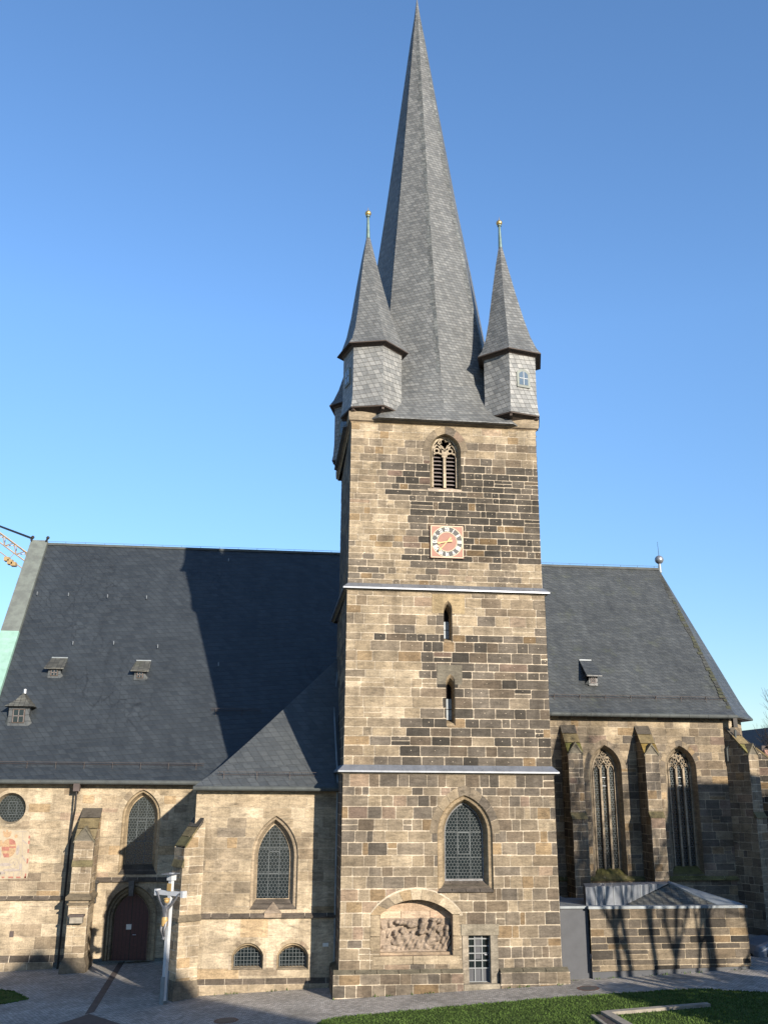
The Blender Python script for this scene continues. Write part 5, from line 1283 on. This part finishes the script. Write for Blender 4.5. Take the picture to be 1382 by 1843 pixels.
# grass tufts
rng = random.Random(77); g = MB()
def inside(x, y, P):
    c = False; j = len(P)-1
    for i in range(len(P)):
        if (P[i][1] > y) != (P[j][1] > y) and x < (P[j][0]-P[i][0])*(y-P[i][1])/(P[j][1]-P[i][1])+P[i][0]: c = not c
        j = i
    return c
for (PP, bx, num) in ((lawn_xy, (1, 23, -9.5, -.8), 42000), ([(q.x, q.y) for q in left_pts], (-16, -9, 1, 8), 5000)):
    for _ in range(num):
        x, y = rng.uniform(bx[0], bx[1]), rng.uniform(bx[2], bx[3])
        if not inside(x, y, PP): continue
        t = rng.uniform(0, 6.28); s = rng.uniform(.015, .035); h = rng.uniform(.03, .085); z = G(x)
        g.v += [(x-s*math.cos(t), y-s*math.sin(t), z), (x+s*math.cos(t), y+s*math.sin(t), z), (x+rng.uniform(-.03, .03), y+rng.uniform(-.03, .03), z+h)]
        n = len(g.v); g.f.append((n-3, n-2, n-1)); g.c.append((.1, .2, .05)); g.uv.append([(0, 0)]*3)
def tuft(x, y, s, h):
    t = rng.uniform(0, 6.28); z = G(x); g.v.extend([(x-s*math.cos(t), y-s*math.sin(t), z), (x+s*math.cos(t), y+s*math.sin(t), z), (x+rng.uniform(-.04, .04), y+rng.uniform(-.04, .04), z+h)])
    n = len(g.v); g.f.append((n-3, n-2, n-1)); g.c.append((.1, .2, .05)); g.uv.append([(0, 0)]*3)
for PP in (lawn_xy, [(q.x, q.y) for q in left_pts]):
    for a, b2 in zip(PP, PP[1:]):
        ln = math.hypot(a[0]-b2[0], a[1]-b2[1])
        if ln > 12: continue
        for _ in range(int(ln*70)):
            k = rng.random(); off = rng.gauss(0, .07)+.05*math.sin(k*ln*3); tuft(a[0]+(b2[0]-a[0])*k+rng.gauss(0, .03), a[1]+(b2[1]-a[1])*k+off, .035, rng.uniform(.03, .08))
for (xa_, xb_, yw_) in ((x1a-.24, fx0, TY1-.27), (fx1, x1b+.2, TY1-.33), (AX0, AX1-.3, AY-.15), (13, 21, .28)):
    for _ in range(int((xb_-xa_)*16)):
        x = rng.uniform(xa_, xb_)
        if math.sin(x*3.1)+math.sin(x*7.7) > .1: tuft(x, yw_-abs(rng.gauss(0, .05)), rng.uniform(.01, .03), rng.uniform(.03, .14))
go = g.build('grass', 'blades'); go['kind'] = 'stuff'; go['label'] = 'short green lawn grass in front of the tower'
# drainage strip and brown paving inlay in the forecourt
sheet([gpt(226, 1729), gpt(170, 1822), gpt(153, 1826), gpt(216, 1729)][::1], 'drainage_strip', 'slab', .006)
sheet([gpt(161, 1825), gpt(190, 1834), gpt(330, 1880), gpt(-20, 1880), gpt(128, 1836)][::1], 'brown_paving_inlay', 'slab', .007)
# row of edging stones along the lawn
def manhole(px, py, r, label):
    c = gpt(px, py); o = thing('manhole_cover', label, 'manhole cover', (c.x, c.y, G(c.x)), 'manhole covers in the paving')
    m = MB(); F3d = lambda rr, n=28: [Vector((c.x+rr*math.cos(2*math.pi*k/n), c.y+rr*math.sin(2*math.pi*k/n), G(c.x+rr*math.cos(2*math.pi*k/n))+.008)) for k in range(n)]
    A_, B_ = F3d(r), F3d(r*.78)
    for i in range(28): j = (i+1) % 28; m.poly([A_[i], A_[j], B_[j], B_[i]])
    m.build('rusty_ring', 'manring', o); m = MB(); m.poly([q+Vector((0, 0, .004)) for q in F3d(r*.77)]); m.build('cover_plate', 'manhole', o)
    return o
manhole(1058, 1779, .47, 'round manhole cover with a rusty rim between the tower and the lawn at the right')
manhole(407, 1837, .47, 'round manhole cover in the shaded paving in front of the side chapel')
# stone edging of the bed in the lawn
ke = thing('stone_edging', 'pale stone edging with a corner set into the lawn at the bottom right', 'stone edging', (14.5, -5, 0))
def bar(px0, px1, w_, h_, nm, mt='kerb', par=None):
    a, b2 = gpt(*px0), gpt(*px1); d = (b2-a); d.z = 0; d.normalize(); n = Vector((-d.y, d.x, 0))*w_/2; m = MB()
    B_ = [a-n, b2-n, b2+n, a+n]; m.prism([Vector((q.x, q.y, G(q.x)-.05)) for q in B_], [Vector((q.x, q.y, G(q.x)+h_)) for q in B_]); return m.build(nm, mt, par)
bar((1092, 1826.5), (1275, 1811.5), .30, .12, 'edging_stone', par=ke)
bar((1088, 1825.5), (1150, 1862), .32, .121, 'edging_stone', par=ke)
bar((1066, 1831), (1110, 1864), .12, .10, 'edging_stone', par=ke)
bar((1077, 1828.5), (1130, 1864), .34, .05, 'step_slab', 'slab', ke)

GAIN[:] = [.66, .2]
# ================================================================ LOW STONE ANNEX on the right
X = thing('stone_annex', 'low annex of salvaged sandstone blocks with a folded grey metal roof beside the tower', 'annex building', (17, 3, 0))
EY0 = .30; xa = at(1063.5, 1700, EY0).x; xb = at(1346, 1680, EY0).x; FX = FRONT(EY0)
zt = at(1200, 1634, EY0).z; zt = (at(1065, 1637, EY0).z+at(1340, 1633, EY0).z)/2
zb0, zb1 = at(1066, 1749, EY0).z, at(1348, 1741, EY0).z
m = MB(); outl = [(xa, zb0), (xb, zb1+.06), (xb, zt), (xa, zt)]
rows = []
def dkx(u, v): return .60+.2*math.sin(u*3.3+v*7)
masonry(m, FX, outl, (.22, .42), (.5, 1.35), dkx, seed=201, mortar=.026, mcol=(.46, .38, .27), warm=.05)
masonry(m, Frame((xb, EY0, 0), (0, 1)), [(0, .9), (2.7, .9), (2.7, zt), (0, zt)], (.25, .42), (.5, 1.3), dkx, seed=202, mortar=.026)
m.build('stone_wall', 'stone', X)
m = MB(); m.box(xa+.02, xb-.05, EY0+.07, EY0+.5, -.2, 1.2); m.build('base', 'plaster', X)
xg = x1b-.05; m = MB(); m.box(xg, xa+.01, EY0+.28, EY0+5, -.3, zt); m.build('rendered_link', 'plaster', X)
m = MB(); m.box(xg, xa-.06, EY0+.18, EY0+5, zt, zt+.10); m.box(xa-.06, xb+.05, EY0-.05, EY0+.35, zt, zt+.11); m.box(xb-.25, xb+.051, EY0+.35, 3.0, zt+.001, zt+.109); m.build('coping', 'zinc_dark', X)
zr_ = zt+.02
def onW(f): return P0.lerp(C0, f)
A1 = at(1053, 1597, .75); C_ = at(1203, 1590, 2.7); P0 = Vector((A1.x, .75, 0)); C0 = Vector((C_.x, 2.7, 0))
ku = (at(1126, 1620, 1.6).x-P0.x)/(C0.x-P0.x)
V_ = onW(ku); V_.z = zr_; FLx = onW(0); FLx.z = zr_; A1 = Vector((P0.x, P0.y, A1.z)); Rr = Vector((at(1292, 1621, EY0+.36).x, EY0+.36, zr_)); FR = Vector((xb-.02, EY0+.33, zt+.12))
BL = at(1049, 1590, 3.4); BM = at(1201, 1586.3, 3.2)
m = MB(); m.poly([FLx, V_, C_, A1]); m.poly([A1, C_, BM, BL]); rf = m.build('metal_roof', 'zinc', X)
m = MB(); m.prism([q-Vector((0, 0, .10)) for q in (BM, FR, Rr+Vector((.05, 0, 0)), C_)], [q+Vector((0, 0, .03)) for q in (BM, FR, Rr+Vector((.05, 0, 0)), C_)]); m.build('verge_coping', 'zinc_dark', rf)
m = MB(); m.poly([V_+Vector((0, 0, .01)), Vector((V_.x+.2, EY0+.36, zr_+.01)), Rr, C_-Vector((0, 0, .05))]); m.build('sunken_roof_slope', 'dormer', rf)
m = MB()
for k in range(1, 9):
    f = k/9.; a = onW(f*.97); a.z = max(zr_, zr_+(C_.z-zr_)*max(0, (f-ku)/(1-ku))); b2 = A1.lerp(C_, f*.97); n_ = Vector((.25, -.95, 0))*.02; m.tube(a+n_, b2+n_, .018, n=4); m.tube(b2, BL.lerp(BM, f*.97), .015, n=4)
m.build('standing_seam', 'zinc_dark', rf)
m = MB(); m.poly([(xg, EY0+.3, zr_), (xb-.1, EY0+.3, zr_), (xb-.1, 3.0, zr_), (xg, 4.9, zr_)]); m.build('flat_roof', 'zinc_dark', X)
m = MB(); m.poly([FLx, A1, BL, Vector((BL.x, BL.y, 1))]); m.poly([BL, BM, Vector((BM.x, BM.y, 1)), Vector((BL.x, BL.y, 1))]); m.poly([BM, FR, Vector((FR.x, 3.2, 1)), Vector((BM.x, BM.y, 1))]); m.build('back_wall', 'plaster', X)

# ================================================================ WAYSIDE CROSS
cb = gpt(294, 1807); cyk = cb.y
K = thing('wayside_cross', 'tall white wooden crucifix with a gilded carved figure beside the chapel buttress', 'crucifix', (cb.x, cb.y, G(cb.x)))
top = at(310, 1571, cyk); bar_c = at(303.5, 1607.5, cyk)
base = Vector((cb.x, cb.y, G(cb.x))); ax = (top-base)
n_ = Vector((-.66, -.75, 0)); s_v = Vector((.75, -.66, 0))
def pk(a, fwd, z): k = (z-base.z)/ax.z; return base+ax*k+s_v*a+n_*fwd
def boxk(mb, a0, a1, f0, f1, z0, z1):
    mb.prism([pk(a0, f0, z0), pk(a1, f0, z0), pk(a1, f1, z0), pk(a0, f1, z0)], [pk(a0, f0, z1), pk(a1, f0, z1), pk(a1, f1, z1), pk(a0, f1, z1)])
m = MB(); boxk(m, -.082, .082, -.082, .082, base.z+.12, top.z); m.build('post', 'crossw', K)
m = MB(); boxk(m, -.12, .12, -.115, -.097, base.z-.1, base.z+1.25); boxk(m, -.12, .12, .097, .112, base.z-.1, base.z+1.05); m.build('steel_bracket', 'zinc_dark', K)
m = MB(); zc = bar_c.z; boxk(m, -.78, .78, -.07, .09, zc-.09, zc+.09); m.build('crossbeam', 'crossw', K)
m = MB()
for a in (-.80, .80): boxk(m, a-.07, a+.07, -.11, .13, zc-.13, zc+.13)
boxk(m, -.14, .14, -.14, .14, top.z-.30, top.z-.06); m.build('carved_end', 'crossw', K)
m = MB(); m.prism([pk(-.3, -.2, top.z-.02), pk(.3, -.2, top.z-.02), pk(.3, .32, top.z-.06), pk(-.3, .32, top.z-.06)], [pk(-.3, -.2, top.z), pk(.3, -.2, top.z), pk(.3, .32, top.z-.04), pk(-.3, .32, top.z-.04)]); m.build('cover_board', 'zinc', K)
m = MB(); boxk(m, -.12, .12, .097, .12, top.z-.72, top.z-.42); m.build('title_board', 'goldpaint', K)
# carved figure: one skinned body
def skinned(name, verts, edges, radii, mat, parent, sub=2):
    me = bpy.data.meshes.new(name+'_skeleton'); me.from_pydata([tuple(v) for v in verts], edges, []); o = bpy.data.objects.new(name+'_skeleton', me); COL.objects.link(o)
    o.modifiers.new('skin', 'SKIN')
    if not me.skin_vertices: 
        bpy.context.view_layer.objects.active = o
    sv = me.skin_vertices[0].data if me.skin_vertices else None
    if sv:
        for i, r in enumerate(radii): sv[i].radius = (r, r) if not isinstance(r, tuple) else r
        sv[0].use_root = True
    sb = o.modifiers.new('sub', 'SUBSURF'); sb.levels = sub; sb.render_levels = sub
    dg = bpy.context.evaluated_depsgraph_get(); dg.update(); nm = bpy.data.meshes.new_from_object(o.evaluated_get(dg))
    bpy.data.objects.remove(o); nm.materials.clear(); nm.materials.append(M[mat]); nm.polygons.foreach_set('use_smooth', [True]*len(nm.polygons))
    r_ = bpy.data.objects.new(name, nm); COL.objects.link(r_); r_.parent = parent; return r_
zf = at(297, 1690, cyk).z; zh = at(297, 1622, cyk).z; H = zh-zf; zz = lambda k: zf+H*k
FW = .20
V = [pk(0, FW, zz(.52)), pk(0, FW+.02, zz(.66)), pk(0, FW+.03, zz(.80)), pk(.02, FW+.03, zz(.90)), pk(.05, FW+.07, zz(.985)), pk(.05, FW+.08, zz(1.05)),
     pk(-.19, FW, zz(.86)), pk(-.44, FW-.02, zz(1.02)), pk(-.66, FW-.06, zc+.02), pk(.19, FW, zz(.86)), pk(.44, FW-.02, zz(1.02)), pk(.66, FW-.06, zc+.02),
     pk(-.09, FW+.02, zz(.46)), pk(-.10, FW+.12, zz(.26)), pk(-.05, FW, zz(.07)), pk(-.03, FW+.08, zz(.0)),
     pk(.09, FW+.02, zz(.46)), pk(.10, FW+.12, zz(.26)), pk(.04, FW+.01, zz(.07)), pk(.03, FW+.09, zz(-.01)),
     pk(-.76, FW-.05, zc+.06), pk(.76, FW-.05, zc+.06)]
Ed = [(0, 1), (1, 2), (2, 3), (3, 4), (4, 5), (2, 6), (6, 7), (7, 8), (2, 9), (9, 10), (10, 11), (0, 12), (12, 13), (13, 14), (14, 15), (0, 16), (16, 17), (17, 18), (18, 19), (8, 20), (11, 21)]
Rd = [.125, .11, .135, .05, .085, .07, .065, .045, .032, .065, .045, .032, .09, .06, .04, .03, .09, .06, .04, .03, .03, .03]
fig = skinned('carved_figure', V, Ed, Rd, 'silver', K)
m = MB()
for k in range(12):
    t0, t1 = 2*math.pi*k/12, 2*math.pi*(k+1)/12
    for (za, zb_, ra, rb) in ((.60, .52, .125, .15), (.52, .36, .15, .135)):
        f = lambda t, r, z: pk(r*math.cos(t)*1.05, FW+.03+r*math.sin(t), zz(z))
        m.poly([f(t0, ra, za), f(t1, ra, za), f(t1, rb*(1+.08*math.sin(5*t1)), zb_), f(t0, rb*(1+.08*math.sin(5*t0)), zb_)])
m.build('loincloth', 'goldpaint', fig, smooth=True)
m = MB(); c = pk(.05, FW+.045, zz(1.03)); m.sphere(c, .115, 12, 8, sz=1.1); hr_ = m.build('gilded_hair', 'goldpaint', fig, smooth=True)
m = MB(); c = pk(.05, FW+.045, zz(1.075)); 
for k in range(14): t = 2*math.pi*k/14; t2 = 2*math.pi*(k+1)/14; m.tube(c+Vector((.12*math.cos(t), .12*math.sin(t), .01*(k % 2))), c+Vector((.12*math.cos(t2), .12*math.sin(t2), .01*((k+1) % 2))), .02, n=5)
m.build('crown_of_thorns', 'goldpaint', fig)

# ================================================================ PARKED CAR at the right edge
cxn = at(1351, 1700, 3.2).x-.12; cgz = at(1380, 1739, 3.2).z
CA = thing('parked_car', 'grey blue car parked behind the stone annex, only its nose and front wheel in view', 'car', (cxn+2, 3.6, cgz))
def prof_car(k):
    """side outline points (x from the nose, z) ; k = 0 outer side 1 = centre"""
    i = .10*k
    return [(.12-.06*k, .28), (.02-.05*k, .45), (.0-.06*k, .62), (.10-.08*k, .74+.02*k), (.55, .90+.05*k), (1.15, .98+.06*k), (1.30, 1.0+.07*k)]
m = MB(); Wd = .88
ysl = [(-Wd, 0), (-Wd+.06, .35), (-Wd+.22, .8), (0, 1), (Wd-.22, .8), (Wd-.06, .35), (Wd, 0)]
cy_ = 3.6+.0; rows = []
def carpt(x, y, z): return Vector((cxn+x*1.12, cy_+y*1.1, cgz+z*1.15))
side = [(.12, .25), (.03, .45), (.02, .62), (.14, .76), (.6, .92), (1.2, 1.0), (3.9, 1.0), (4.2, .95), (4.3, .6), (4.2, .25)]
for (y, k) in ysl:
    rows.append([carpt(x+(.16*(1-k) if x < .7 else 0)-(.12*(1-k) if x > 4 else 0), y, z+(.05*k if z > .7 else 0)) for x, z in side])
for a, b2 in zip(rows, rows[1:]):
    for i in range(len(side)-1): m.poly([a[i], a[i+1], b2[i+1], b2[i]])
for r_, sgn in ((rows[0], -1), (rows[-1], 1)): m.poly(r_)
body = m.build('car_body', 'carpaint', CA, weld=True)
m = MB(); gh = [(1.15, .98), (2.0, 1.46), (3.3, 1.48), (4.1, 1.0)]; ga_ = [carpt(x, -.78+.14*(z > 1.2), z) for x, z in gh]; gb_ = [carpt(x, .78-.14*(z > 1.2), z) for x, z in gh]
m.prism(ga_, gb_); m.build('glasshouse', 'glass', CA)
m = MB(); m.prism([carpt(2.0, -.65, 1.465), carpt(3.3, -.65, 1.485), carpt(3.3, .65, 1.485), carpt(2.0, .65, 1.465)], [carpt(2.05, -.6, 1.50), carpt(3.25, -.6, 1.52), carpt(3.25, .6, 1.52), carpt(2.05, .6, 1.50)]); m.build('roof_panel', 'carpaint', CA)
for y in (-Wd, Wd):
    s = 1 if y > 0 else -1
    m = MB(); m.prism([carpt(.22, y*.98, .60), carpt(.62, y*1.0, .70), carpt(.70, y*1.0, .80), carpt(.30, y*.93, .74)], [carpt(.20, y*.985-s*.02+s*.03, .60), carpt(.62, y*1.0+s*.02, .70), carpt(.70, y*1.0+s*.02, .80), carpt(.28, y*.93+s*.03, .76)]); m.build('headlight', 'lens', CA)
    for x in (.86, 3.45):
        m = MB(); m.tube(carpt(x, y-s*.20, .32), carpt(x, y+s*.02, .32), .335, n=24); wh = m.build('wheel', 'tyre', CA)
        m = MB(); m.tube(carpt(x, y+s*.0, .32), carpt(x, y+s*.025, .32), .21, n=20)
        m.build('rim', 'iron', wh); m = MB()
        for k in range(7): t = 2*math.pi*k/7; m.tube(carpt(x, y+s*.03, .32), carpt(x+.2*math.cos(t), y+s*.03, .32+.2*math.sin(t)), .028, n=4)
        m.build('rim_spokes', 'rim', wh)
        m = MB(); m.tube(carpt(x, y-s*.1, .36), carpt(x, y+s*.008, .36), .42, n=24); m.build('wheel_arch', 'tyre', CA)
m = MB(); m.tube(carpt(1.35, -.98, 1.02), carpt(1.38, -.86, 1.0), .08, .05, 6); m.build('wing_mirror', 'carpaint', CA)
m = MB(); m.prism([carpt(-.01, -.5, .36), carpt(-.01, .5, .36), carpt(.03, .5, .50), carpt(.03, -.5, .50)], [carpt(.1, -.5, .36), carpt(.1, .5, .36), carpt(.1, .5, .50), carpt(.1, -.5, .50)]); m.build('grille', 'iron', CA)

# ================================================================ CRANE and cable (upper left)
JY = 70.
a0, a1 = at(-40, 946, JY), at(50, 1013, JY)
CR = thing('tower_crane', 'orange lattice crane jib ending above the roof verge at the left edge', 'crane', (a0.x-30, JY, 0))
d = (a1-a0).normalized(); m = MB(); L_ = (a1-a0).length; up_ = Vector((0, 0, 1)); sd_ = Vector((0, 1, 0)); st = a0-d*18
hh = 1.6; wd = 1.3
def chord(off): return [st+off, a1+off]
nrmj = Vector((-d.z, 0, d.x)).normalized()
if nrmj.z < 0: nrmj = -nrmj
o3 = [nrmj*0, nrmj*hh*.55+sd_*wd/2, nrmj*hh*.55-sd_*wd/2]
for o_ in o3: m.tube(st+o_, a1+o_, .085, n=5)
nn_ = int((L_+18)/1.7)
for k in range(nn_):
    q0, q1 = st+d*(k*1.7), st+d*((k+1)*1.7); qm = (q0+q1)/2
    for o_ in o3[1:]: m.tube(q0, qm+o_, .06, n=4); m.tube(qm+o_, q1, .06, n=4)
    m.tube(q0+o3[1], q1+o3[2], .06, n=4); m.tube(q0+o3[1], q0+o3[2], .06, n=4)
m.build('jib', 'crane', CR)
m = MB(); lo = -nrmj*.85; m.tube(st+lo, a1+lo, .06, n=5); e_ = a1-d*.9+lo*1.25
for k in range(3): q = e_+d*(k*.5-1.2); m.box(q.x-.28, q.x+.28, q.y-.4, q.y+.4, q.z-.22-.1*(k % 2), q.z+.24)
for k in range(7): q = st+d*(18+L_)*k/6.5; m.tube(q, q+lo, .04, n=4)
m.build('trolley', 'crane_y', CR)
m = MB(); m.box(st.x-1, st.x+1, JY-1, JY+1, -1, st.z+6); m.build('mast', 'crane', CR)
tp = Vector((xo-.06-(vw-.1), RYR-.3, RZR+.33))
m = MB(); m.path([at(-80, 915, 34), at(0, 947, 28), tp], .085, 6); tag(m.build('overhead_cable', 'iron'), 'thick dark cable running down to the top of the roof verge at the left', 'cable')

# ================================================================ right background
hY = 45.
H_ = thing('distant_house', 'dark roofed house with a red post at the far right edge behind the choir', 'house', (at(1400, 1400, hY).x, hY, 0))
q = lambda x, y: at(x, y, hY)
m = MB(); m.prism([q(1370, 1342), q(1440, 1342), q(1440, 1680), q(1370, 1680)], [q_+Vector((0, 9, 0)) for q_ in (q(1370, 1342), q(1440, 1342), q(1440, 1680), q(1370, 1680))]); m.build('wall', 'slab', H_)
m = MB(); m.prism([q(1374, 1347), q(1446, 1347), q(1412, 1306)], [q_+Vector((0, 9, 0)) for q_ in (q(1374, 1347), q(1446, 1347), q(1412, 1306))]); m.build('roof', 'slab', H_)
m = MB(); a = q(1374, 1350); b2 = q(1377, 1425); m.box(a.x-.15, a.x+.15, hY-.4, hY-.1, b2.z, a.z); m.build('red_post', 'clockred', H_)
m = MB(); a = q(1378, 1428); m.box(a.x-.1, a.x+1.5, hY-.5, hY-.3, a.z-.35, a.z+.35); m.build('white_board', 'white', H_)

def bare_tree(name, x, y, h, seed, r0, label, cat='tree', spread=.42, levels=5, lean=(0, 0), group=None, first=.35, clean=False):
    rng = random.Random(seed); o = thing(name, label, cat, (x, y, G(x)), group); tm, cm = MB(), MB()
    def grow(p_, d, ln, r, lv):
        mb = tm if lv == 0 else cm; n = 3; q = p_
        for i in range(n):
            d2 = (d+Vector((rng.uniform(-.12, .12), rng.uniform(-.12, .12), rng.uniform(-.03, .09)))).normalized(); e = q+d2*ln/n
            mb.tube(q, e, r*(1-i*.14), r*(1-(i+1)*.14), 6 if lv < 2 else 3, cap=False); q = e; d = d2
            if lv < levels and (i > (1 if clean else 0) or lv > 0):
                for _ in range(rng.randint(1, 2)):
                    t = rng.uniform(0, 6.28); s_ = d.orthogonal().normalized(); s2 = d.cross(s_)
                    nd = (d+(s_*math.cos(t)+s2*math.sin(t))*rng.uniform(.5, 1.0)*(spread*2)+Vector((0, 0, .15))).normalized(); grow(q, nd, ln*rng.uniform(.5, .75), r*.5, lv+1)
        if lv < levels: grow(q, d, ln*.7, r*.6, lv+1)
    grow(Vector((x, y, G(x)-.1)), Vector((lean[0], lean[1], 1)).normalized(), h*first, r0, 0)
    tm.build('trunk', 'bark', o); cm.build('crown', 'bark', o); return o
bt = at(1392, 1400, 38); bare_tree('bare_tree', bt.x+1.2, 38, 15.5, 5, .25, 'leafless tree with fine twigs showing above the dark roof at the right edge', levels=5)

# ================================================================ what throws the long shadows from out of view, some of it added
def S_at(p_, t): return Vector(p_)+Vector((.46, -1, .347))*t
hs = thing('gabled_house', 'tall gabled town house across the square behind the viewpoint', 'house', (17, -53, 0))
m = MB(); y0, y1 = -62, -50.5
ap = (16.9, 21.6); gl = [(10.6, -1), (10.6, 16.1), ap, (23.6, 15.4), (23.6, -1)]
m.prism([Vector((x, y0, z)) for x, z in gl], [Vector((x, y1, z)) for x, z in gl]); m.build('wall', 'wallhouse', hs)
m = MB(); 
for (a, b2) in (((10.1, 15.6), ap), (ap, (24.1, 14.95))): m.prism([Vector((a[0], y0-.3, a[1])), Vector((b2[0], y0-.3, b2[1]+.1)), Vector((b2[0], y1+.3, b2[1]+.1)), Vector((a[0], y1+.3, a[1]))], [Vector((a[0], y0-.3, a[1]+.2)), Vector((b2[0], y0-.3, b2[1]+.3)), Vector((b2[0], y1+.3, b2[1]+.3)), Vector((a[0], y1+.3, a[1]+.2))])
m.build('roof', 'rooftile', hs)
h2_ = thing('shade_house', 'large unseen house added to throw shade on the lower right choir wall', 'house', (42, -22, 0))  # unseen house, added so that its shadow covers the choir's lower right
m = MB(); gx0, gx1 = 36.2, 52; m.box(gx0, gx1, -26, -14, -1, 13.2); m.build('wall', 'wallhouse', h2_)
m = MB(); m.prism([Vector((gx0-.4, -26.4, 13.2)), Vector((gx0-.4, -13.6, 13.2)), Vector((gx0-.4, -20, 19))], [Vector((gx1+.4, -26.4, 13.2)), Vector((gx1+.4, -13.6, 13.2)), Vector((gx1+.4, -20, 19))]); m.build('roof', 'rooftile', h2_)
# bare trees of the square: their shadows stripe the annex
trees = [(15.3, 14, 10, .19, 11), (16.2, 18, 11, .22, 12), (17.0, 15, 10.5, .19, 13), (17.7, 21, 12, .2, 14), (18.5, 14, 9, .12, 15), (19.8, 19, 14, .34, 16), (21.3, 13, 12, .26, 17), (24.6, 18, 14, .30, 18), (28, 15, 13, .28, 19)]
words = ['slimmest', 'second', 'third', 'fourth', 'smallest', 'sixth', 'seventh', 'tallest', 'outermost']
for i, (xe, t, h, r, sd) in enumerate(trees):
    bare_tree('bare_tree', xe+.46*t, .3-t, h, sd, r, 'leafless tree of the row outside the view right of the lawn, %s from the left' % words[i], levels=4, spread=.24 if i < 5 else .40, first=.62 if i < 6 else .4, clean=True, group='leafless trees beside the lawn')
def bush(x, y, r, h, seed, label):  # unseen leafy mass, added to shade the right part of the lawn
    rng = random.Random(seed); o = thing('shade_shrub', label, 'shrub', (x, y, G(x)), 'unseen shrubs added to shade the lawn'); m = MB()
    for _ in range(5200):
        u, v, w_ = rng.gauss(0, 1), rng.gauss(0, 1), rng.gauss(0, 1); l = math.sqrt(u*u+v*v+w_*w_); k = rng.random()**.4/l
        hh = h/2+w_*k*h/2; c = Vector((x+u*k*r*(1-.35*hh/h), y+v*k*r*(1-.35*hh/h), G(x)+hh)); s = rng.uniform(.08, .2)
        a, b2 = Vector((rng.gauss(0, 1), rng.gauss(0, 1), rng.gauss(0, 1))).normalized()*s, Vector((rng.gauss(0, 1), rng.gauss(0, 1), rng.gauss(0, 1))).normalized()*s
        m.poly([c-a, c+b2, c+a], uv=[(0, 0)]*3)
    m.build('crown', 'blades', o); m = MB(); m.tube((x, y, G(x)-.1), (x, y, G(x)+h*.6), .1, .05); m.build('trunk', 'bark', o)
for i, (x, y, r_, h) in enumerate(((20.0, -13.5, 2.3, 4.3), (24.2, -15.5, 2.8, 5.2), (24.0, -10.5, 1.7, 3.4), (28.6, -13, 2.6, 5.8))):
    bush(x, y, r_, h, 300+i, 'dense unseen shrub added to shade the lawn, %s of the four' % ('leftmost', 'broadest but one', 'lowest', 'tallest')[i])

# put every thing's Empty at its base, parts staying where they are
for o_, l_ in BASES:
    o_.location = l_
    for ch in kids(o_): ch.matrix_parent_inverse = Matrix.Translation(-l_)
